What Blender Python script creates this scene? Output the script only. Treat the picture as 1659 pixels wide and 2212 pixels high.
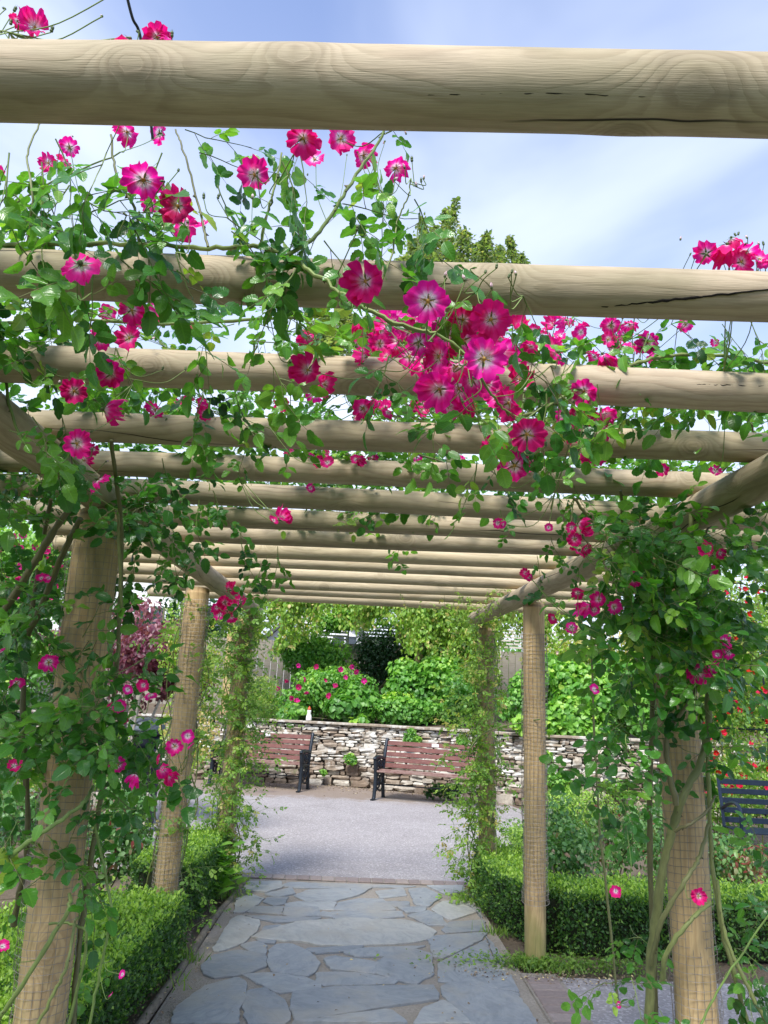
import bpy, math, random
import numpy as np
rad = math.radians
rng = np.random.default_rng(11); random.seed(11)
scene = bpy.context.scene
for o in list(bpy.data.objects): bpy.data.objects.remove(o)
COL = scene.collection

# ------------------------------------------------------------------ camera
pitch, roll, yaw = rad(14.0), rad(2.6), rad(1.5)
FWD = np.array([math.sin(yaw)*math.cos(pitch), math.cos(yaw)*math.cos(pitch), math.sin(pitch)])
_r = np.array([math.cos(yaw), -math.sin(yaw), 0.0]); _u = np.cross(_r, FWD)
RT = _r*math.cos(roll) + _u*math.sin(roll); UP = np.cross(RT, FWD)
CAM = np.array([0.0, 0.0, 1.5]); FP = 1662.0; CX, CY = 829.5, 1106.0     # pixels of a 1659 x 2212 view of the place
cam_d = bpy.data.cameras.new('camera'); cam = bpy.data.objects.new('camera', cam_d); COL.objects.link(cam)
from mathutils import Matrix, Vector
cam.matrix_world = Matrix(((RT[0], UP[0], -FWD[0], CAM[0]), (RT[1], UP[1], -FWD[1], CAM[1]), (RT[2], UP[2], -FWD[2], CAM[2]), (0, 0, 0, 1)))
cam_d.sensor_fit = 'VERTICAL'; cam_d.sensor_height = 36.0; cam_d.lens = 36.0*FP/2212.0
cam_d.clip_start = 0.05; cam_d.clip_end = 2000
scene.camera = cam
def ray(x, y): return FWD + RT*(x-CX)/FP - UP*(y-CY)/FP
def P(x, y, d): return CAM + ray(x, y)*d
def onz(x, y, z=0.0):
    r = ray(x, y); return CAM + r*(z-CAM[2])/r[2]
def ony(x, y, Y):
    r = ray(x, y); return CAM + r*Y/r[1]

# ------------------------------------------------------------------ sky, sun, exposure
SUN_EL, SUN_AZ = rad(52), rad(200)          # azimuth clockwise from +Y: behind the camera, a little to the left
world = bpy.data.worlds.new('World'); scene.world = world; world.use_nodes = True
nt = world.node_tree; nt.nodes.clear()
def N(t, typ, **kw):
    n = t.nodes.new(typ)
    for k, v in kw.items(): setattr(n, k, v)
    return n
sky = N(nt, 'ShaderNodeTexSky', sky_type='NISHITA', sun_disc=False, sun_elevation=SUN_EL, sun_rotation=SUN_AZ, air_density=1.0, dust_density=0.6, ozone_density=2.5)
tc = N(nt, 'ShaderNodeTexCoord'); mp = N(nt, 'ShaderNodeMapping'); mp.inputs['Scale'].default_value = (1.0, 1.0, 2.2); mp.inputs['Location'].default_value = (2.1, 0.7, 1.4)
n1 = N(nt, 'ShaderNodeTexNoise'); n1.inputs['Scale'].default_value = 1.5; n1.inputs['Detail'].default_value = 5; n1.inputs['Roughness'].default_value = .5; n1.inputs['Distortion'].default_value = .5
cr = N(nt, 'ShaderNodeMapRange'); cr.inputs['From Min'].default_value = .38; cr.inputs['From Max'].default_value = .68; cr.interpolation_type = 'SMOOTHSTEP'; cr.inputs['To Min'].default_value = 0.0; cr.inputs['To Max'].default_value = 0.42
sx = N(nt, 'ShaderNodeSeparateXYZ'); hz = N(nt, 'ShaderNodeMapRange'); hz.inputs['From Min'].default_value = .1; hz.inputs['From Max'].default_value = .92; hz.inputs['To Min'].default_value = .66; hz.inputs['To Max'].default_value = 0.0
lf = N(nt, 'ShaderNodeMapRange'); lf.inputs['From Min'].default_value = -.5; lf.inputs['From Max'].default_value = .35; lf.inputs['To Min'].default_value = 1.25; lf.inputs['To Max'].default_value = .72
m1 = N(nt, 'ShaderNodeMath', operation='MULTIPLY'); m2 = N(nt, 'ShaderNodeMath', operation='ADD', use_clamp=True)
mx = N(nt, 'ShaderNodeMix', data_type='RGBA'); mx.inputs['B'].default_value = (5.6, 6.1, 7.0, 1)
ms = N(nt, 'ShaderNodeMix', data_type='RGBA', blend_type='MULTIPLY'); ms.inputs['Factor'].default_value = 1; ms.inputs['B'].default_value = (1.02, 1.1, 1.38, 1)
bg = N(nt, 'ShaderNodeBackground'); bg.inputs['Strength'].default_value = 0.052; wo = N(nt, 'ShaderNodeOutputWorld')
L = nt.links.new
L(tc.outputs['Generated'], mp.inputs['Vector']); L(mp.outputs[0], n1.inputs['Vector']); L(n1.outputs[0], cr.inputs[0]); L(tc.outputs['Generated'], sx.inputs[0])
L(sx.outputs['Z'], hz.inputs[0]); L(sx.outputs['X'], lf.inputs[0]); L(hz.outputs[0], m1.inputs[0]); L(lf.outputs[0], m1.inputs[1]); L(m1.outputs[0], m2.inputs[0]); L(cr.outputs[0], m2.inputs[1])
L(sky.outputs[0], ms.inputs['A']); L(ms.outputs['Result'], mx.inputs['A']); L(m2.outputs[0], mx.inputs['Factor']); L(mx.outputs['Result'], bg.inputs['Color']); L(bg.outputs[0], wo.inputs[0])
sd = bpy.data.lights.new('sun', 'SUN'); sd.energy = 1.5; sd.angle = rad(18); sd.color = (1, .965, .9)
so = bpy.data.objects.new('sun', sd); COL.objects.link(so)
sv = Vector((math.sin(SUN_AZ)*math.cos(SUN_EL), math.cos(SUN_AZ)*math.cos(SUN_EL), math.sin(SUN_EL)))
so.rotation_euler = sv.to_track_quat('Z', 'Y').to_euler()
scene.view_settings.view_transform = 'Standard'; scene.view_settings.look = 'None'; scene.view_settings.gamma = 1.0; scene.view_settings.exposure = 2.08
scene.cycles.max_bounces = 6; scene.cycles.transparent_max_bounces = 4; scene.cycles.diffuse_bounces = 4; scene.cycles.glossy_bounces = 2; scene.cycles.transmission_bounces = 3
scene.cycles.caustics_reflective = False; scene.cycles.caustics_refractive = False
scene.cycles.use_denoising = True
scene.cycles.sample_clamp_indirect = 6

# ------------------------------------------------------------------ mesh tools
class Acc:
    """gathers polygons, uv, a tint value per vertex and material indices, then links ONE mesh object"""
    def __init__(s): s.v=[]; s.f=[]; s.fl=[]; s.uv=[]; s.t=[]; s.m=[]; s.n=0
    def add(s, v, faces, uv=None, tint=0.5, mat=0):
        v = np.asarray(v, float).reshape(-1, 3); k = len(v)
        s.v.append(v); s.uv.append(np.zeros((k, 2)) if uv is None else np.asarray(uv, float).reshape(-1, 2))
        s.t.append(np.full(k, tint) if np.isscalar(tint) else np.asarray(tint, float))
        idx = np.concatenate([np.asarray(f) for f in faces]) + s.n
        s.f.append(idx); s.fl.append(np.array([len(f) for f in faces]))
        s.m.append(np.full(len(faces), mat) if np.isscalar(mat) else np.asarray(mat)); s.n += k
    def inst(s, tpl, pos, X, Y, Z, sc, tint):
        """copies of a template; X,Y,Z (N,3) axes, sc (N,), tint (N,)"""
        V, loops, fl, uv, mi = tpl; n = len(pos); k = len(V)
        sc = np.asarray(sc)[:, None, None]
        W = (V[None, :, 0:1]*X[:, None] + V[None, :, 1:2]*Y[:, None] + V[None, :, 2:3]*Z[:, None])*sc + pos[:, None]
        s.v.append(W.reshape(-1, 3)); s.uv.append(np.tile(uv, (n, 1))); s.t.append(np.repeat(tint, k))
        s.f.append((loops[None] + (np.arange(n)*k)[:, None]).reshape(-1) + s.n); s.fl.append(np.tile(fl, n)); s.m.append(np.tile(mi, n)); s.n += n*k
    def build(s, name, mats, parent=None, smooth=True):
        me = bpy.data.meshes.new(name)
        if s.n:
            v = np.concatenate(s.v); f = np.concatenate(s.f); fl = np.concatenate(s.fl); uv = np.concatenate(s.uv); t = np.concatenate(s.t); m = np.concatenate(s.m)
            if parent is not None: v = v - np.array(parent.location)
            me.vertices.add(len(v)); me.vertices.foreach_set('co', v.astype(np.float32).ravel())
            me.loops.add(len(f)); me.loops.foreach_set('vertex_index', f.astype(np.int32))
            me.polygons.add(len(fl)); st = np.concatenate([[0], np.cumsum(fl)[:-1]]); me.polygons.foreach_set('loop_start', st.astype(np.int32))
            me.polygons.foreach_set('material_index', m.astype(np.int32)); me.polygons.foreach_set('use_smooth', np.full(len(fl), smooth))
            ul = me.uv_layers.new(name='UVMap'); ul.data.foreach_set('uv', uv[f].astype(np.float32).ravel())
            a = me.attributes.new('tint', 'FLOAT', 'POINT'); a.data.foreach_set('value', t.astype(np.float32))
            me.update(calc_edges=True); me.validate()
        for mm in (mats if isinstance(mats, (list, tuple)) else [mats]): me.materials.append(mm)
        o = bpy.data.objects.new(name, me); COL.objects.link(o)
        if parent is not None: o.parent = parent
        return o
def tag(o, label=None, cat=None, group=None, kind=None):
    for k, v in (('label', label), ('category', cat), ('group', group), ('kind', kind)):
        if v: o[k] = v
    return o
def thing(name, loc, label, cat, group=None):
    o = bpy.data.objects.new(name, None); COL.objects.link(o); o.location = tuple(float(c) for c in loc); o.empty_display_size = .1
    bpy.context.view_layer.update() if False else None
    return tag(o, label, cat, group)
def nz(a): a = np.asarray(a, float); return a/(np.linalg.norm(a, axis=-1, keepdims=True)+1e-9)
def frames(pts):
    pts = np.asarray(pts, float); T = nz(np.gradient(pts, axis=0)); n = nz(np.cross(T[0], [0.31, .2, .93]))
    A = []
    for t in T:
        n = nz(n - t*np.dot(n, t)); A.append(n.copy())
    A = np.array(A); return T, A, np.cross(T, A)
def tube(acc, pts, r, n=6, mat=0, tint=.5, caps=True, u0=None, seam=None):
    pts = np.asarray(pts, float); m = len(pts); r = np.broadcast_to(np.asarray(r, float), (m,)) if np.ndim(r) < 2 else r
    T, A, B = frames(pts)
    if seam is not None:
        A = nz(np.array(seam)[None] - T*(T@np.array(seam))[:, None]); B = np.cross(T, A)
    th = np.linspace(0, 2*np.pi, n+1)     # n+1 columns so uv has a seam
    rr = r[:, None] if np.ndim(r) == 1 else r
    V = pts[:, None] + (A[:, None]*np.cos(th)[None, :, None] + B[:, None]*np.sin(th)[None, :, None])*np.broadcast_to(rr, (m, n+1))[:, :, None]
    ln = np.concatenate([[0], np.cumsum(np.linalg.norm(np.diff(pts, axis=0), axis=1))])
    du, dv = (rng.uniform(0, 50), rng.uniform(0, 50)) if u0 is None else u0
    rm = float(np.mean(r))
    uv = np.stack(np.broadcast_arrays(ln[:, None]+du, (th*rm)[None]+dv), -1)
    F = [(i*(n+1)+j, i*(n+1)+j+1, (i+1)*(n+1)+j+1, (i+1)*(n+1)+j) for i in range(m-1) for j in range(n)]
    acc.add(V.reshape(-1, 3), F, uv.reshape(-1, 2), tint, mat)
    if caps:
        for i, fl in ((0, True), (m-1, False)):
            tint = tint if np.isscalar(tint) else 1.0; ring = V[i, :n]; c = [tuple(range(n))[::-1] if fl else tuple(range(n))]
            acc.add(ring, c, ring[:, :2]*0+np.array([du, dv])+np.stack([np.cos(th[:n]), np.sin(th[:n])], 1)*rm, tint, mat)
def spline(pts, k=8):
    pts = np.asarray(pts, float); 
    if len(pts) < 3: 
        t = np.linspace(0, 1, k)[:, None]; return pts[0]*(1-t)+pts[-1]*t
    q = np.vstack([2*pts[0]-pts[1], pts, 2*pts[-1]-pts[-2]]); out = []
    for i in range(1, len(q)-2):
        t = np.linspace(0, 1, k, endpoint=False)[:, None]
        out.append(.5*((2*q[i])+(q[i+1]-q[i-1])*t+(2*q[i-1]-5*q[i]+4*q[i+1]-q[i+2])*t**2+(3*q[i]-q[i-1]-3*q[i+1]+q[i+2])*t**3))
    return np.vstack(out+[pts[-1:]])
def box(acc, c, s, rot=0., bev=.004, mat=0, tint=.5, M=None):
    """bevelled box; rot about z, or M = 3x3 axes"""
    hx, hy, hz_ = [a/2 for a in s]; b = min(bev, hx*.8, hy*.8, hz_*.8); V = []
    for sx_ in (-1, 1):
        for sy_ in (-1, 1):
            for sz_ in (-1, 1):
                V += [(sx_*hx, sy_*(hy-b), sz_*(hz_-b)), (sx_*(hx-b), sy_*hy, sz_*(hz_-b)), (sx_*(hx-b), sy_*(hy-b), sz_*hz_)]
    I = lambda a, b_, c_, k: ((a*2+b_)*2+c_)*3+k
    F = []
    for k, (q, w) in enumerate((((0, 1, 1), 0), ((1, 0, 1), 0), ((1, 1, 0), 0))):
        for sgn in (0, 1):
            o = [(0, 0), (1, 0), (1, 1), (0, 1)]; f = []
            for (a, b2) in o:
                t = [a, b2]; t.insert(k, sgn); f.append(I(t[0], t[1], t[2], k))
            if (sgn == 0) ^ (k == 1): f = f[::-1]
            F.append(tuple(f))
    for k in range(3):       # edges
        i, j = [a for a in range(3) if a != k]
        for a in (0, 1):
            for b2 in (0, 1):
                p = [0, 0, 0]; p[i] = a; p[j] = b2; q = list(p); q[k] = 1
                f = [I(*p, i), I(*p, j), I(*q, j), I(*q, i)]
                F.append(tuple(f if (a ^ b2 ^ (k == 1)) else f[::-1]))
    for a in (0, 1):
        for b2 in (0, 1):
            for c2 in (0, 1):
                f = [I(a, b2, c2, 0), I(a, b2, c2, 1), I(a, b2, c2, 2)]; F.append(tuple(f if (a+b2+c2) % 2 else f[::-1]))
    V = np.array(V, float)
    if M is None: M = np.array([[math.cos(rot), math.sin(rot), 0], [-math.sin(rot), math.cos(rot), 0], [0, 0, 1]])
    W = V@np.array(M)+np.array(c); uv = np.stack([V[:, 0]+V[:, 1]*.7+tint*9, V[:, 2]+V[:, 1]*.3+tint*5], 1)
    acc.add(W, F, uv, tint, mat)
def lathe(acc, c, prof, n=16, mat=0, tint=.5, axis=(0, 0, 1), flute=0.0):
    axis = nz(axis); A = nz(np.cross(axis, [.3, .9, .1])); B = np.cross(axis, A); th = np.linspace(0, 2*np.pi, n, endpoint=False); V = []
    for r, z in prof:
        rr = r*(1+flute*(np.arange(n) % 2)); V.append(np.array(c)+axis*z+A*(np.cos(th)*rr)[:, None]+B*(np.sin(th)*rr)[:, None])
    m = len(prof); F = [(i*n+j, i*n+(j+1) % n, (i+1)*n+(j+1) % n, (i+1)*n+j) for i in range(m-1) for j in range(n)]
    F += [tuple(range(n))[::-1], tuple((m-1)*n+j for j in range(n))]
    acc.add(np.concatenate(V), F, None, tint, mat)

# ------------------------------------------------------------------ materials
def mat(name):
    m = bpy.data.materials.new(name); m.use_nodes = True; t = m.node_tree; b = t.nodes['Principled BSDF']; return m, t, b
def ramp(t, fac, stops, interp='LINEAR'):
    r = N(t, 'ShaderNodeValToRGB'); r.color_ramp.interpolation = interp; e = r.color_ramp.elements
    while len(e) < len(stops): e.new(.5)
    for i, (p, c) in enumerate(stops): e[i].position = p; e[i].color = (*c, 1)
    if fac is not None: t.links.new(fac, r.inputs[0])
    return r.outputs[0]
def math_(t, op, a, b=None, clamp=False):
    n = N(t, 'ShaderNodeMath', operation=op, use_clamp=clamp)
    for i, x in enumerate((a, b)):
        if x is None: continue
        if isinstance(x, (int, float)): n.inputs[i].default_value = x
        else: t.links.new(x, n.inputs[i])
    return n.outputs[0]
def noise(t, vec, scale, detail=4, rough=.5, dist=0.):
    n = N(t, 'ShaderNodeTexNoise'); n.inputs['Scale'].default_value = scale; n.inputs['Detail'].default_value = detail; n.inputs['Roughness'].default_value = rough; n.inputs['Distortion'].default_value = dist
    if vec is not None: t.links.new(vec, n.inputs['Vector'])
    return n.outputs[0]
def mapping(t, vec, scale=(1, 1, 1), loc=(0, 0, 0)):
    n = N(t, 'ShaderNodeMapping'); n.inputs['Scale'].default_value = scale; n.inputs['Location'].default_value = loc; t.links.new(vec, n.inputs['Vector']); return n.outputs[0]
def mixc(t, f, a, b, mode='MIX'):
    n = N(t, 'ShaderNodeMix', data_type='RGBA', blend_type=mode)
    for k, x in (('Factor', f), ('A', a), ('B', b)):
        if isinstance(x, (int, float)): n.inputs[k].default_value = x
        elif isinstance(x, tuple): n.inputs[k].default_value = (*x, 1)
        else: t.links.new(x, n.inputs[k])
    return n.outputs['Result']
def bump(t, h, b, strength=.3, dist=.01):
    n = N(t, 'ShaderNodeBump'); n.inputs['Strength'].default_value = strength; n.inputs['Distance'].default_value = dist; t.links.new(h, n.inputs['Height']); t.links.new(n.outputs[0], b.inputs['Normal'])
def uvn(t): return N(t, 'ShaderNodeUVMap').outputs[0]
def attr(t, n='tint'): return N(t, 'ShaderNodeAttribute', attribute_name=n).outputs['Fac']
def pos(t): return N(t, 'ShaderNodeNewGeometry').outputs['Position']

def wood_mat(name, light, dark, grey=.0, green=.35, moss=False):
    m, t, b = mat(name); u = uvn(t)
    low = noise(t, mapping(t, u, (.8, 3.2, 1)), 1.6, 3, .55)
    kd = math_(t, 'MULTIPLY', attr(t), .3)                      # metres to the nearest knot, stored on the mesh
    knot = math_(t, 'EXPONENT', math_(t, 'MULTIPLY', math_(t, 'POWER', kd, 2.0), -520.0))
    s = N(t, 'ShaderNodeSeparateXYZ'); t.links.new(u, s.inputs[0])
    h = math_(t, 'ADD', math_(t, 'MULTIPLY', s.outputs['Y'], 34.0), math_(t, 'MULTIPLY', low, 8.0)); h = math_(t, 'ADD', h, math_(t, 'MULTIPLY', knot, 5.0))
    h = math_(t, 'ADD', h, math_(t, 'MULTIPLY', noise(t, mapping(t, u, (3, 20, 1)), 2, 3), .8))
    fr = math_(t, 'FRACT', h); grain = ramp(t, fr, [(0, (.1,)*3), (.35, (.15,)*3), (.75, (.8,)*3), (.9, (.75,)*3), (1, (.1,)*3)])
    fine = noise(t, mapping(t, u, (6, 160, 1)), 3, 3)
    base = mixc(t, math_(t, 'MULTIPLY', math_(t, 'MULTIPLY', grain, ramp(t, noise(t, mapping(t, u, (1.5, 6, 1), (2, 2, 0)), 1.5, 3), [(.3, (.35,)*3), (.65, (1,)*3)])), .75), light, dark)
    base = mixc(t, math_(t, 'MULTIPLY', ramp(t, kd, [(.0, (1,)*3), (.006, (.8,)*3), (.010, (.35,)*3), (.026, (.45,)*3), (.030, (.75,)*3), (.036, (.1,)*3), (.05, (0,)*3)]), .6), base, tuple(c*.62 for c in dark))
    base = mixc(t, .35, base, ramp(t, fine, [(.3, (.45,)*3), (.7, (1, 1, 1))]), 'MULTIPLY')
    blot = ramp(t, noise(t, mapping(t, u, (1.1, 2.5, 1), (7, 3, 0)), 2.0, 4, .6), [(.42, (0, 0, 0)), (.68, (1, 1, 1))])
    base = mixc(t, math_(t, 'MULTIPLY', blot, green), base, (.17, .165, .075))
    blot2 = ramp(t, noise(t, mapping(t, u, (1.5, 5, 1), (1, 9, 0)), 2.4, 5, .6), [(.50, (0, 0, 0)), (.72, (1, 1, 1))])
    base = mixc(t, math_(t, 'MULTIPLY', blot2, .4), base, (.14, .11, .075))
    if grey: base = mixc(t, grey, base, (.23, .21, .18))
    lv = math_(t, 'ADD', math_(t, 'MULTIPLY', s.outputs['Y'], 5.3), math_(t, 'MULTIPLY', noise(t, mapping(t, u, (.6, .01, 1), (4, 8, 0)), 1.0, 5, .5), 1.2)); ck = math_(t, 'ABSOLUTE', math_(t, 'SUBTRACT', math_(t, 'FRACT', lv), .5))
    cm = noise(t, mapping(t, u, (1.1, 3.5, 1), (3, 31, 0)), 1.2, 2)
    crk = math_(t, 'MULTIPLY', ramp(t, ck, [(0, (1,)*3), (.006, (1,)*3), (.013, (0, 0, 0))]), ramp(t, cm, [(.52, (0,)*3), (.60, (1,)*3)]))
    base = mixc(t, crk, base, (.02, .015, .01))
    if moss:
        z = N(t, 'ShaderNodeSeparateXYZ'); t.links.new(pos(t), z.inputs[0]); mz = math_(t, 'ADD', z.outputs['Z'], math_(t, 'MULTIPLY', noise(t, mapping(t, pos(t), (1, 1, .35)), 18, 4, .6), .5)); base = mixc(t, ramp(t, mz, [(.28, (.8,)*3), (.62, (0,)*3)]), base, (.20, .215, .06))
    t.links.new(base, b.inputs['Base Color']); b.inputs['Roughness'].default_value = .72; b.inputs['Specular IOR Level'].default_value = .3
    hh = math_(t, 'SUBTRACT', math_(t, 'ADD', math_(t, 'MULTIPLY', grain, .3), math_(t, 'MULTIPLY', fine, .5)), math_(t, 'MULTIPLY', crk, 4.0)); bump(t, hh, b, .35, .004)
    return m
M_BEAM = wood_mat('weathered_log', (.50, .405, .28), (.31, .23, .145), green=.5)
M_BEAM_LIT = wood_mat('lit_log', (.64, .53, .35), (.43, .32, .19), green=.3)  # same logs, paler where no leaves hang above: light put into the colour
M_POST = wood_mat('post_wood', (.60, .43, .22), (.33, .20, .09), green=.4, moss=True)

def leaf_mat(name, stops, rough=.36, trans=.32, spots=0., back=1.25, sat_back=None, vein=.45):
    m, t, b = mat(name); u = uvn(t); tn = attr(t)
    col = ramp(t, tn, stops)
    s = N(t, 'ShaderNodeSeparateXYZ'); t.links.new(u, s.inputs[0])       # u.x = -1..1 across, u.y = 0..1 along
    ax = math_(t, 'ABSOLUTE', s.outputs['X'])
    mid = ramp(t, ax, [(0, (1,)*3), (.05, (.8,)*3), (.13, (0,)*3)])
    sv_ = math_(t, 'FRACT', math_(t, 'MULTIPLY', math_(t, 'SUBTRACT', s.outputs['Y'], math_(t, 'MULTIPLY', ax, .16)), 8.0))
    side = ramp(t, math_(t, 'ABSOLUTE', math_(t, 'SUBTRACT', sv_, .5)), [(0, (1,)*3), (.09, (.5,)*3), (.2, (0,)*3)])
    v = math_(t, 'MAXIMUM', mid, math_(t, 'MULTIPLY', side, .45))
    col = mixc(t, math_(t, 'MULTIPLY', v, vein), col, mixc(t, 1.0, col, (1.9, 1.6, 1.5), 'MULTIPLY'))
    if spots:
        sp = ramp(t, noise(t, pos(t), 95, 3, .6), [(.58, (0,)*3), (.66, (1,)*3)]); zone = ramp(t, noise(t, pos(t), 9, 2), [(.52, (0,)*3), (.62, (1,)*3)])
        col = mixc(t, math_(t, 'MULTIPLY', math_(t, 'MULTIPLY', sp, zone), spots), col, (.05, .03, .012))
    g = N(t, 'ShaderNodeNewGeometry'); colb = mixc(t, 1.0, col, sat_back or (back*1.15, back*1.05, back*1.35), 'MULTIPLY')
    col2 = mixc(t, g.outputs['Backfacing'], col, colb)
    t.links.new(col2, b.inputs['Base Color']); b.inputs['Roughness'].default_value = rough; b.inputs['Specular IOR Level'].default_value = .5
    bump(t, math_(t, 'MULTIPLY', v, -1.0), b, .35, .002)
    tr = N(t, 'ShaderNodeBsdfTranslucent'); t.links.new(mixc(t, 1.0, col, (2.2, 2.3, .9), 'MULTIPLY'), tr.inputs[0])
    mx_ = N(t, 'ShaderNodeMixShader'); mx_.inputs[0].default_value = trans; t.links.new(b.outputs[0], mx_.inputs[1]); t.links.new(tr.outputs[0], mx_.inputs[2])
    t.links.new(mx_.outputs[0], t.nodes['Material Output'].inputs[0]); return m
G = lambda *s: list(s)
M_LEAF = leaf_mat('rose_leaf', G((0, (.014, .065, .011)), (.4, (.040, .155, .020)), (.8, (.115, .28, .03)), (.93, (.20, .36, .045)), (.975, (.21, .30, .045)), (.985, (.55, .38, .03))), spots=.8, rough=.28)
M_FINE = leaf_mat('small_leaf', G((0, (.05, .13, .02)), (.5, (.12, .25, .035)), (.85, (.24, .38, .05)), (1, (.40, .33, .12))), rough=.42)
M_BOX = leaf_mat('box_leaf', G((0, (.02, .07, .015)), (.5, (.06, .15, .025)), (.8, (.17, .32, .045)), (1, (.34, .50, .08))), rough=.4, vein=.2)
M_BRIGHT = leaf_mat('bright_leaf', G((0, (.04, .13, .025)), (.5, (.10, .27, .04)), (.85, (.22, .42, .06)), (1, (.38, .52, .09))), rough=.45, vein=.3)
M_DARKL = leaf_mat('dark_leaf', G((0, (.012, .045, .015)), (.6, (.03, .09, .025)), (1, (.07, .15, .04))), rough=.4, vein=.2)
M_RED = leaf_mat('purple_leaf', G((0, (.05, .012, .022)), (.5, (.11, .025, .045)), (.85, (.20, .06, .095)), (1, (.38, .20, .24))), rough=.4, vein=.2)
M_BED = leaf_mat('bed_leaf', G((0, (.03, .09, .025)), (.5, (.07, .18, .045)), (.78, (.16, .29, .09)), (.88, (.20, .14, .08)), (1, (.20, .04, .035))), rough=.4, vein=.3)
M_TREE = leaf_mat('tree_leaf', G((0, (.07, .13, .04)), (.6, (.15, .215, .08)), (1, (.30, .27, .14))), trans=.45, rough=.5, vein=.2)
M_GRASS = leaf_mat('grass_blade', G((0, (.06, .14, .02)), (1, (.22, .36, .06))), rough=.5, vein=.0)

def plain(name, c, rough=.6, metal=0., var=.15, scale=30, bumps=.0, c2=None, spec=.4):
    m, t, b = mat(name); p = N(t, 'ShaderNodeTexCoord').outputs['Object']; n = noise(t, p, scale, 4)
    c2 = c2 or tuple(x*(1-var*2.2) for x in c)
    t.links.new(ramp(t, n, [(.3, c2), (.7, c)]), b.inputs['Base Color']); b.inputs['Roughness'].default_value = rough; b.inputs['Metallic'].default_value = metal; b.inputs['Specular IOR Level'].default_value = spec
    if bumps: bump(t, n, b, bumps, .004)
    return m
def cane_mat():
    m, t, b = mat('cane_bark'); tn = attr(t); n = noise(t, mapping(t, uvn(t), (8, 30, 1)), 3, 4)
    c = ramp(t, tn, [(0, (.05, .035, .02)), (.4, (.13, .125, .05)), (.7, (.20, .24, .07)), (1, (.16, .30, .06))])
    t.links.new(mixc(t, .6, c, ramp(t, n, [(.3, (.45,)*3), (.7, (1.1,)*3)]), 'MULTIPLY'), b.inputs['Base Color']); b.inputs['Roughness'].default_value = .6; bump(t, n, b, .4, .003); return m
M_CANE = cane_mat()
def petal_mat(name, edge, mid, white, w0=.22, w1=.42, w2=.62):
    m, t, b = mat(name); s = N(t, 'ShaderNodeSeparateXYZ'); t.links.new(uvn(t), s.inputs[0])
    rr = math_(t, 'ADD', s.outputs['X'], math_(t, 'MULTIPLY', math_(t, 'SUBTRACT', noise(t, mapping(t, uvn(t), (1.0, 7, 1)), 3, 3), .5), .2))
    oi = N(t, 'ShaderNodeObjectInfo'); rr = math_(t, 'ADD', rr, math_(t, 'MULTIPLY', math_(t, 'SUBTRACT', oi.outputs['Random'], .5), .14))
    c = ramp(t, rr, [(w0, white), (w1, mid), (w2, edge), (1, tuple(x*.9 for x in edge))])
    hs = N(t, 'ShaderNodeHueSaturation'); t.links.new(c, hs.inputs['Color']); t.links.new(math_(t, 'ADD', math_(t, 'MULTIPLY', oi.outputs['Random'], .03), .483), hs.inputs['Hue']); t.links.new(math_(t, 'ADD', math_(t, 'MULTIPLY', oi.outputs['Random'], -.2), 1.12), hs.inputs['Value']); c = hs.outputs[0]
    t.links.new(c, b.inputs['Base Color']); b.inputs['Roughness'].default_value = .55; b.inputs['Specular IOR Level'].default_value = .25
    bump(t, noise(t, mapping(t, uvn(t), (2, 22, 1)), 3, 3), b, .4, .004)
    tr = N(t, 'ShaderNodeBsdfTranslucent'); t.links.new(mixc(t, 1.0, c, (1.2, 1.0, 1.1), 'MULTIPLY'), tr.inputs[0])
    mx_ = N(t, 'ShaderNodeMixShader'); mx_.inputs[0].default_value = .42; t.links.new(b.outputs[0], mx_.inputs[1]); t.links.new(tr.outputs[0], mx_.inputs[2]); t.links.new(mx_.outputs[0], t.nodes['Material Output'].inputs[0]); return m
M_PETAL = petal_mat('magenta_petal', (.86, .010, .27), (.88, .09, .42), (.93, .76, .80))
M_PINKP = petal_mat('pink_petal', (.62, .02, .22), (.70, .06, .3), (.8, .3, .5), .0, .1, .3)
M_REDP = petal_mat('red_petal', (.62, .012, .03), (.62, .02, .04), (.7, .1, .08), .0, .1, .3)
M_WHITEP = petal_mat('white_petal', (.85, .62, .55), (.85, .72, .62), (.85, .8, .6), .0, .1, .3)
M_STAM = plain('stamen', (.62, .40, .08), .6, scale=60, c2=(.20, .08, .02))
M_BUD = plain('bud_green', (.10, .17, .05), .5, scale=60, c2=(.07, .08, .03))
M_WIRE = plain('galvanised_wire', (.30, .27, .23), .5, .3)
M_CABLE = plain('black_cable', (.015, .015, .018), .5)

# ------------------------------------------------------------------ leaf templates
def pack(V, F, uv, mi):
    return (np.array(V, float), np.concatenate([np.asarray(f) for f in F]), np.array([len(f) for f in F]), np.array(uv, float), np.array(mi))
def leaflet(ns=8, cols=5, w=.33, curl=.22, fold=.25, serr=.06, wave=.0, ph=0., tipx=.0):
    V, UV, F = [], [], []; xs = np.linspace(-1, 1, cols)
    for i in range(ns+1):
        t = i/ns; pw = (t**.55)*((1-t)**.72)*2.05*w if 0 < t < 1 else 0.004
        for x in xs:
            k = 1.0
            if serr and abs(x) == 1 and 0 < i < ns: k = 1+serr*(1 if i % 2 else -1)
            px = x*pw*k; V.append((px+tipx*t*t, t, fold*abs(px)*(1-.3*abs(x))-curl*t*t+wave*math.sin(t*9+ph)*abs(x)*pw)); UV.append((x*(1 if t < 1 else 0), t))
    for i in range(ns):
        for j in range(cols-1): a = i*cols+j; F.append((a, a+1, a+cols+1, a+cols))
    return np.array(V), F, np.array(UV)
def tpl_simple(**k):
    V, F, UV = leaflet(**k); return pack(V, F, UV, [0]*len(F))
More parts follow.
